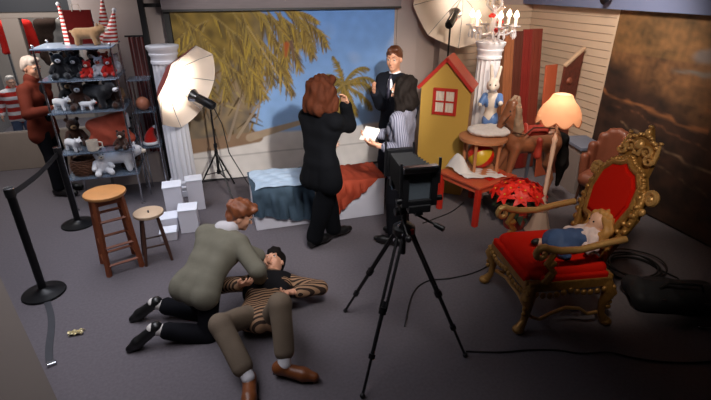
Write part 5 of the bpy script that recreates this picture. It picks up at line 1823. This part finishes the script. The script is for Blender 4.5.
b = frame_box(-.16, .225, .255, .042, .185, 0); b.box((0, -.16, .045), (.14, .06, .05), bev=.006); rs = b.build('rear_standard', camb, vc)
b = MB(); b.box((0, -.150, .185), (.15, .006, .18)); b.build('ground_glass', M('ground_glass', (84, 92, 100), .25, var=.1), rs)
b = MB(); b.box((-.01, -.178, .318), (.215, .044, .014), bev=.003); b.box((-.01, -.198, .302), (.215, .006, .030), bev=.002); b.build('top_bar', chrome, rs)
b = MB(); b.cyl((.120, -.16, .20), (.120, -.16, .36), .009, n=10); b.build('post', camb, rs)
b = MB(); b.cyl((-.120, -.16, .08), (-.120, -.16, .34), .009, n=10); b.build('post', camb, rs)
for sx in (-1, 1):
    b = MB(); b.cyl((sx * .11, -.16, .10), (sx * .145, -.16, .10), .018, n=12); b.build('knob', black_metal, rs)
b = frame_box(.24, .18, .19, .03, .20, 0); b.box((0, .24, .07), (.12, .05, .09), bev=.006); b.box((0, .24, .20), (.13, .012, .13)); fs_ = b.build('front_standard', camb, vc)
b = MB(); b.cyl((-.098, .24, .10), (-.098, .24, .40), .008, n=8); b.build('post', camb, fs_)
b = MB(); b.cyl((.098, .24, .10), (.098, .24, .33), .008, n=8); b.build('post', camb, fs_)
b = MB(); b.lathe([(.052, 0), (.052, .02), (.040, .03), (.040, .07), (.046, .08), (.046, .10), (.036, .10), (.03, .07)], loc=(0, .245, .20), n=24, axis=(0, 1, 0)); b.build('lens', black_metal, fs_)
b = MB()
vs, fs = [], []
K = 18
for k in range(K + 1):
    q = k / K
    y = -.14 + .36 * q
    hw = (.095 * (1 - q) + .065 * q) + (.012 if k % 2 else 0)
    zc = .185 * (1 - q) + .20 * q
    vs += [(-hw, y, zc - hw), (hw, y, zc - hw), (hw, y, zc + hw), (-hw, y, zc + hw)]
for k in range(K):
    for j in range(4):
        fs.append((k * 4 + j, k * 4 + (j + 1) % 4, (k + 1) * 4 + (j + 1) % 4, (k + 1) * 4 + j))
fs += [(3, 2, 1, 0), (K * 4, K * 4 + 1, K * 4 + 2, K * 4 + 3)]
b.add(vs, fs); b.build('bellows', M('bellows_leather', (14, 14, 16), .7), vc)
for (x, y, z) in ((-.06, -.02, .02), (.06, .05, .02), (-.06, .20, .03)):
    b = MB(); b.cyl((x * .5, y, z), (x, y, z), .016, n=12); b.build('knob', chrome, vc)

# ================================================================== CABLES ON THE FLOOR
rub = M('rubber_black', (18, 18, 20), .6)


def cable(label, pts, r_=.006, name='cable'):
    P = [Vector((x, y, r_ + .001 + (q[0] if q else 0))) for (x, y, *q) in pts]
    out = []
    for i in range(len(P) - 1):
        p0, p1, p2, p3 = P[max(i - 1, 0)], P[i], P[i + 1], P[min(i + 2, len(P) - 1)]
        for k in range(8):
            u = k / 8
            out.append(.5 * ((2 * p1) + (p2 - p0) * u + (2 * p0 - 5 * p1 + 4 * p2 - p3) * u * u + (3 * p1 - p0 - 3 * p2 + p3) * u ** 3))
    out.append(P[-1])
    b = MB(); b.tube(out, r_, 7)
    return tag(b.build(name, rub), label, 'cable')


cable('black cable snaking across the carpet in front of the throne', [(1.52, 2.24), (1.75, 2.16), (1.95, 2.12), (2.15, 2.06), (2.30, 1.98), (2.5, 1.93), (2.62, 1.84), (2.80, 1.74), (3.05, 1.66), (3.3, 1.62)])
cable('black cable running from the tripod to the low red table', [(1.20, 2.62), (1.42, 2.98), (1.62, 3.12), (1.85, 3.10), (2.1, 3.12), (2.32, 3.22), (2.5, 3.5)])
cable('black cable running beneath the low red table', [(2.05, 4.15), (2.25, 4.22), (2.5, 4.32), (2.75, 4.5)])
b = MB()
rr = random.Random(4)
t = thing('cable_coil', 'loose coil of black cable on the floor behind the throne', 'cable', (3.55, 2.75, 0))
for k in range(5):
    pts = []
    cx, cy, ra = rr.uniform(-.05, .05), rr.uniform(-.05, .05), rr.uniform(.18, .27)
    for i in range(28):
        a = 2 * PI * i / 28
        pts.append((cx + ra * math.cos(a) * 1.1, cy + ra * math.sin(a), .008 + .013 * k + .012 * abs(math.sin(a * 1.5 + k))))
    b = MB(); b.tube(pts, .008, 7, closed=True); b.build('loop', rub, t)
b = MB(); b.tube([(.2, -.1, .02), (.25, -.25, .012), (.15, -.45, .012), (.05, -.62, .012)], .008, 7); b.build('loose_end', rub, t)
t = thing('equipment_bag', 'low black fabric equipment bag with metal buckles near the coil', 'bag', (3.42, 2.24, 0), R(-25))
blob_obj('bag', [cap((-.28, -.10, .09), (.28, -.10, .09), .085, .085, .05), cap((-.28, .10, .09), (.28, .10, .09), .085, .085, .05), cap((-.25, 0, .12), (.25, 0, .11), .10, .09, .05)], M('bag_black', (22, 23, 28), .7, var=.3), t, .010, 0, folds(.008, 26), world=False)
b = MB(); b.tube([(-.16, -.08, .20), (-.12, -.10, .27), (.12, -.10, .27), (.16, -.08, .20)], .011, 8); b.build('handle', rub, t)
for x in (-.16, .16, .25):
    b = MB(); b.box((x, -.17, .14), (.05, .012, .03), rot=(.3, 0, 0), bev=.004); b.build('buckle', chrome, t)
t = thing('clamp', 'small silver clamp lying on the dark floor at the right', 'clamp', (3.42, 1.92, 0), R(-20))
b = MB(); b.box((0, 0, .012), (.13, .025, .02), bev=.006); b.build('bar', chrome, t)
b = MB(); b.cyl((.05, 0, .02), (.05, 0, .05), .008); b.ell((.05, 0, .05), .013); b.build('screw', chrome, t)
t = thing('spot_fixture', 'small black spot lamp on the soffit above the slat wall', 'spot lamp', (4.43, 4.62, 2.28))
b = MB(); b.box((.02, 0, 0), (.04, .08, .04), bev=.004); b.build('mount', black, t)
b = MB(); b.lathe([(.035, 0), (.04, .02), (.034, .09)], loc=(-.04, 0, -.005), n=14, axis=(-.8, 0, -.5)); b.build('housing', black_metal, t)

# ================================================================== PEOPLE
def hair_obj(root, c, fwd, up, s, prims, mat, fold=None, h=.007):
    l, f, u = head_frame(fwd, up)
    A = np.stack([l, f, u])
    P = []
    for p in prims:
        W = lambda q: c + s * (l * q[0] + f * q[1] + u * q[2])
        if p[0] == 'e':
            P.append(els(W(p[1]), V3(*p[2]) * s, A, .02))
        else:
            P.append(cap(W(p[1]), W(p[2]), p[3] * s, p[4] * s, .02))
    return blob_obj('hair', P, mat, root, h, 0, fold)


SHORT = [('e', (0, -.020, .048), (.083, .098, .080)), ('e', (0, -.048, .0), (.079, .062, .080)), ('c', (-.074, -.012, .03), (-.074, -.002, -.005), .014, .008), ('c', (.074, -.012, .03), (.074, -.002, -.005), .014, .008), ('c', (-.03, .055, .098), (.045, .05, .098), .024, .024)]
BIG = [('e', (0, -.03, .04), (.112, .112, .105)), ('e', (0, -.065, -.04), (.112, .085, .11)), ('c', (-.098, -.01, .03), (-.105, -.01, -.10), .046, .05), ('c', (.098, -.01, .03), (.105, -.01, -.10), .046, .05), ('c', (-.05, -.10, -.09), (.05, -.10, -.09), .055, .055), ('c', (-.05, .06, .10), (.05, .06, .105), .035, .035)]
LONG = [('e', (0, -.025, .04), (.104, .108, .100)), ('e', (0, -.06, -.05), (.105, .080, .12)), ('c', (-.092, -.01, .03), (-.105, -.015, -.13), .042, .05), ('c', (.092, -.01, .03), (.105, -.015, -.13), .042, .05), ('c', (-.05, -.085, -.12), (.05, -.085, -.12), .055, .055)]
auburn = M('hair_auburn', (66, 31, 16), .8, var=.55, scale=26, stretch=(1, 1, .4))
darkhair = M('hair_dark', (22, 17, 15), .8, var=.5, scale=24)
brownhair = M('hair_brown', (84, 46, 26), .5, var=.4, scale=24)
redhair = M('hair_red_brown', (120, 66, 38), .5, var=.5, scale=26)
greyhair = M('hair_grey', (176, 158, 146), .6, var=.3, scale=24)
shoe_blk = M('shoe_black', (18, 17, 18), .35, var=.2)
shoe_brn = M('shoe_brown', (116, 64, 32), .4, var=.3, scale=12)
sole_m = M('sole_dark', (30, 24, 22), .8)
blk_suit = M('suit_black', (6, 7, 11), .9, var=.25, scale=10)
nav_suit = M('suit_charcoal', (24, 27, 36), .9, var=.2, scale=10)
drk_trs = M('trousers_dark', (15, 15, 20), .85, var=.25)
dn = V3(0, 0, -1); upv = V3(0, 0, 1)


def nbasis(ang):
    f = V3(math.cos(ang), math.sin(ang), 0)
    return f, np.cross(upv, f)


# --- woman in black
f, lt = nbasis(.65)
s = .94
J, body = figure('woman with big auburn hair in black trouser suit, seen from behind, hand raised', (.90, 4.06, 0), (.90, 4.06, .884), (.915, 4.065, 1.372), lt, (.935, 4.085, 1.522), nrm(f + V3(.1, .1, .0)), upv,
                 (1.02, 4.27, .98), (1.135, 4.03, 1.42), -f, nrm(V3(-.15, 0, -1)), (1.03, 4.12, .08), (.79, 4.00, .08), f, f, f + .35 * -lt, f + .2 * -lt, skin_m, s, .17,
                 {'L': (-lt, .5), 'R': (-f, .55)}, True)
jacket(body, J, blk_suit, hem=.20, flare=.06, g=.024, seed=1.0)
trousers(body, J, blk_suit, g=.020, wide=1.18, cuff=.02)
shoes(body, J, shoe_blk, sole_m)
hair_obj(body, J['head'], f, upv, s * 1.22, BIG, auburn, curls(.010, 62, 1.0))
face_parts(body, J['head'], nrm(f + V3(.1, .1, .0)), upv, s, (50, 36, 26), auburn)

# --- person in grey striped shirt holding papers
f, lt = nbasis(PI - .70)
s = .955
J, body = figure('person with dark wavy shoulder length hair in grey striped shirt holding papers', (1.64, 3.88, 0), (1.64, 3.88, .898), (1.645, 3.865, 1.395), lt, (1.625, 3.88, 1.553), nrm(f + V3(0, 0, -.25)), upv,
                 (1.37, 3.78, 1.09), (1.40, 4.02, 1.12), V3(.3, -.6, -1), V3(.4, .5, -1), (1.58, 3.80, .082), (1.74, 3.96, .082), f, f, f, f, skin_m, s, .175,
                 {'L': (V3(.2, .6, .6), .5), 'R': (V3(.1, -.6, .7), .5)})
stripe_g = M('shirt_grey_stripe', (128, 128, 142), .85, var=.12, scale=12, stripes=((74, 76, 92), 0, 55, .38))
jacket(body, J, stripe_g, name='shirt', hem=.10, flare=.02, sleeve=.72, seed=2.0)
trousers(body, J, drk_trs)
shoes(body, J, shoe_blk, sole_m)
hair_obj(body, J['head'], f, upv, s * 1.04, LONG, darkhair, curls(.009, 70, 2.0))
face_parts(body, J['head'], nrm(f + V3(0, 0, -.25)), upv, s, (40, 30, 24), darkhair)
wl, wr_ = J['wL'], J['wR']
t = thing('papers', 'white papers held by the person in the grey striped shirt', 'papers', tuple((wl + wr_) / 2 + V3(-.06, 0, .05)), R(20))
t.scale = (.72, .72, .72)
for k in range(3):
    b = MB(); b.sheet(lambda u, v: ((-.10 + .20 * v) * .55 + .008 * k, -.14 + .28 * u + .010 * k, .005 * k + (-.10 + .20 * v) * .8 + .012 * math.sin(3 * u + k)), 8, 6, .0015); b.build('sheet', M('paper_white', (232, 228, 222), .7, var=.04), t)

# --- man in dark suit by the backdrop
f, lt = nbasis(-PI / 2 - 1.0)
s = 1.0
hf = nrm(V3(-.62, -.72, -.12))
J, body = figure('man with short brown hair in dark suit and tie standing before the backdrop', (1.92, 4.78, 0), (1.92, 4.78, .955), (1.905, 4.77, 1.53), lt, (1.88, 4.75, 1.70), hf, upv,
                 (2.03, 4.60, .93), (1.63, 4.64, 1.38), -f + V3(.4, 0, 0), V3(.3, .3, -1), (1.98, 4.70, .088), (1.86, 4.86, .088), f, f, f, f, skin_m, s, .165,
                 {'L': (-lt, .4), 'R': (V3(.5, -.5, .3), .5)})
jacket(body, J, nav_suit, hem=.16, flare=.03, seed=3.0, collar=False)
trousers(body, J, nav_suit)
shoes(body, J, shoe_blk, sole_m)
hair_obj(body, J['head'], hf, upv, s, SHORT, brownhair, curls(.003, 70))
face_parts(body, J['head'], hf, upv, s, (50, 36, 28), brownhair)
n_, sp, fr, lat = J['neck'], J['spine'], J['front'], J['lat']
shirt_w = M('shirt_white', (222, 222, 230), .7, var=.04)
blob_obj('shirt', [cap(n_ + lat * .01, n_ - lat * .01 + sp * .015, .060 * s, .058 * s, .02), els(n_ - sp * .13 + fr * .078, V3(.042, .034, .12), np.stack([lat, fr, sp]))], shirt_w, body, .007)
blob_obj('tie', [cap(n_ - sp * .01 + fr * .068, n_ - sp * .03 + fr * .090, .018, .014, .01), cap(n_ - sp * .05 + fr * .108, n_ - sp * .22 + fr * .118, .011, .022, .01)], M('tie_dark', (40, 40, 62), .6, var=.3), body, .006)
blob_obj('lapel', [cap(n_ + lat * .062 + fr * .03, n_ - sp * .26 + lat * .02 + fr * .125, .022, .014, .01), cap(n_ - lat * .062 + fr * .03, n_ - sp * .26 - lat * .02 + fr * .125, .022, .014, .01)], nav_suit, body, .007)

# --- crouching boy
s = .93
hf, hu = nrm(V3(.90, -.05, -.42)), nrm(V3(.42, .05, .9))
lt = nrm(V3(-.80, .55, .0))
J, body = figure('crouching boy with red brown hair in olive grey jacket, leaning over someone', (-.22, 3.15, 0), (-.27, 3.10, .40), (-.03, 3.36, .655), lt, (.085, 3.40, .755), hf, hu,
                 (.24, 3.46, .30), (.17, 3.16, .30), V3(-.2, .5, -.5), V3(.3, -.6, -.3), (-.64, 3.30, .14), (-.62, 2.98, .14), V3(.6, 0, -1), V3(.6, -.25, -.9), V3(-.80, .05, -.52), V3(-.80, -.10, -.52), skin_m, s, .165,
                 {'L': (V3(.3, 0, -1), .6), 'R': (V3(.3, 0, -1), .6)})
olive = M('jacket_olive_grey', (108, 104, 92), .85, var=.2, scale=10, bump=.2, bscale=90)
jacket(body, J, olive, hem=.08, flare=.03, g=.022, seed=4.0, collar=False)
trousers(body, J, drk_trs, cuff=.11)
for sd in 'LR':
    k, a = J['k' + sd], J['a' + sd]
    d = nrm(a - k)
    blob_obj('sock', [cap(a - d * .13, a + d * .01, .047, .043, .01)], M('sock_pale', (200, 194, 190), .9, var=.06), body, .007)
shoes(body, J, shoe_blk, M('sole_white', (190, 186, 182), .7))
hair_obj(body, J['head'], hf, hu, s * 1.06, SHORT + [('e', (0, -.02, .07), (.09, .10, .08)), ('c', (-.04, .07, .09), (.04, .07, .09), .035, .035)], redhair, curls(.008, 75, 1.0))
face_parts(body, J['head'], hf, hu, s, (50, 36, 28), redhair)
blob_obj('collar', [cap(J['neck'] + J['lat'] * .03 - J['front'] * .02, J['neck'] - J['lat'] * .03 - J['front'] * .02 + J['spine'] * .02, .072 * s, .070 * s, .02)], M('collar_pale', (186, 182, 186), .8, var=.1), body, .008)

# --- person lying on the floor
s = .96
hf, hu = nrm(V3(-.35, -.30, .88)), nrm(V3(.25, .93, .35))
lt = nrm(V3(.95, -.29, 0))
J, body = figure('dark haired person lying on the carpet in khaki trousers, striped shirt and brown shoes', (.15, 3.0, 0), (.14, 2.90, .135), (.285, 3.37, .15), lt, (.335, 3.525, .20), hf, hu,
                 (.42, 3.02, .22), (.02, 3.04, .36), V3(1, .1, -.2), V3(-1, 0, .1), (.235, 2.39, .10), (-.005, 2.34, .10), V3(.10, 0, 1), V3(-.75, 0, 1), V3(.86, -.5, -.05), V3(-.1, -.98, .1), skin_m, s, .17,
                 {'L': (V3(-.4, 0, .9), .8), 'R': (V3(.5, 0, .8), .6)})
shirt_s = M('shirt_striped', (150, 118, 92), .8, var=.1, stripes=((52, 40, 34), 1, 34, .5))
jacket(body, J, shirt_s, name='shirt', hem=.03, flare=.0, g=.014, sleeve=.9, seed=5.0)
blob_obj('vest', [cap(J['sL'] - J['lat'] * .02, J['sR'] + J['lat'] * .02, .062, .062, .03), cap(J['neck'] - J['spine'] * .10 + J['lat'] * .08, J['neck'] - J['spine'] * .10 - J['lat'] * .08, .11, .11, .04), cap(J['neck'] - J['spine'] * .2 + J['lat'] * .08, J['neck'] - J['spine'] * .2 - J['lat'] * .08, .112, .112, .04)], M('vest_black', (22, 21, 24), .85, var=.25), body, .008, .010, folds(.005, 22))
khaki = M('trousers_khaki', (112, 98, 84), .85, var=.22, scale=9, bump=.2, bscale=90)
trousers(body, J, khaki, wide=1.02, cuff=.10)
shoes(body, J, shoe_brn, sole_m, s * 1.05)
for sd in 'LR':
    k, a = J['k' + sd], J['a' + sd]
    d = nrm(a - k)
    blob_obj('sock', [cap(a - d * .13, a - d * .01, .050, .044, .01)], M('sock_white', (214, 212, 216), .9, var=.06), body, .007)
hair_obj(body, J['head'], hf, hu, s * 1.04, SHORT, darkhair, curls(.006, 70, 2.0))
face_parts(body, J['head'], hf, hu, s, (40, 30, 24), darkhair)

# --- person in brown jacket behind the glass shelves
f, lt = nbasis(-.35)
s = .955
hf = nrm(f + V3(0, -.2, -.3))
J, body = figure('grey haired person in red brown jacket and dark trousers behind the toy shelves', (-1.99, 6.26, 0), (-1.99, 6.26, .90), (-1.955, 6.25, 1.40), lt, (-1.93, 6.235, 1.56), hf, upv,
                 (-1.77, 6.36, 1.14), (-1.775, 6.02, 1.12), V3(-.3, .5, -1), V3(-.3, -.6, -1), (-1.96, 6.36, .082), (-1.98, 6.16, .082), f, f, f, f, skin_m, s, .175,
                 {'L': (-lt, .5), 'R': (lt, .5)})
jacket(body, J, M('jacket_red_brown', (96, 40, 28), .8, var=.25, scale=9), hem=.12, flare=.03, seed=6.0)
trousers(body, J, drk_trs)
shoes(body, J, shoe_blk, sole_m)
n_, sp, fr, lat = J['neck'], J['spine'], J['front'], J['lat']
blob_obj('shirt', [els(n_ - sp * .26 + fr * .075, V3(.065, .050, .24), np.stack([lat, fr, sp])), cap(n_ - lat * .02, n_ + lat * .02, .068, .066, .02)], drk_trs, body, .008)
hair_obj(body, J['head'], hf, upv, s, SHORT, greyhair, curls(.004, 70))
face_parts(body, J['head'], hf, upv, s, (60, 60, 70), greyhair)

# --- child behind the shop glass
f, lt = nbasis(-1.1)
s = .70
J, body = figure('pale haired child in red and white top and blue jeans behind the shop glass', (-2.78, 7.95, 0), (-2.78, 7.95, .66), (-2.77, 7.94, 1.02), lt, (-2.76, 7.93, 1.135), nrm(f + V3(0, 0, -.15)), upv,
                 (-2.55, 7.80, .68), (-2.97, 7.86, .68), -f, -f, (-2.69, 7.97, .06), (-2.87, 7.90, .06), f, f, f, f, skin_m, s, .17)
jacket(body, J, M('top_red_white', (186, 40, 30), .85, var=.1, stripes=((216, 206, 204), 2, 9, .45)), name='top', hem=.08, flare=.02, seed=7.0)
trousers(body, J, M('jeans_blue', (70, 84, 112), .9, var=.25, scale=10), wide=1.1)
shoes(body, J, shoe_blk, sole_m)
hair_obj(body, J['head'], f, upv, s, SHORT, M('hair_pale', (204, 190, 178), .6, var=.2, scale=24), curls(.004, 80))
face_parts(body, J['head'], nrm(f + V3(0, 0, -.15)), upv, s, (60, 60, 70), greyhair)
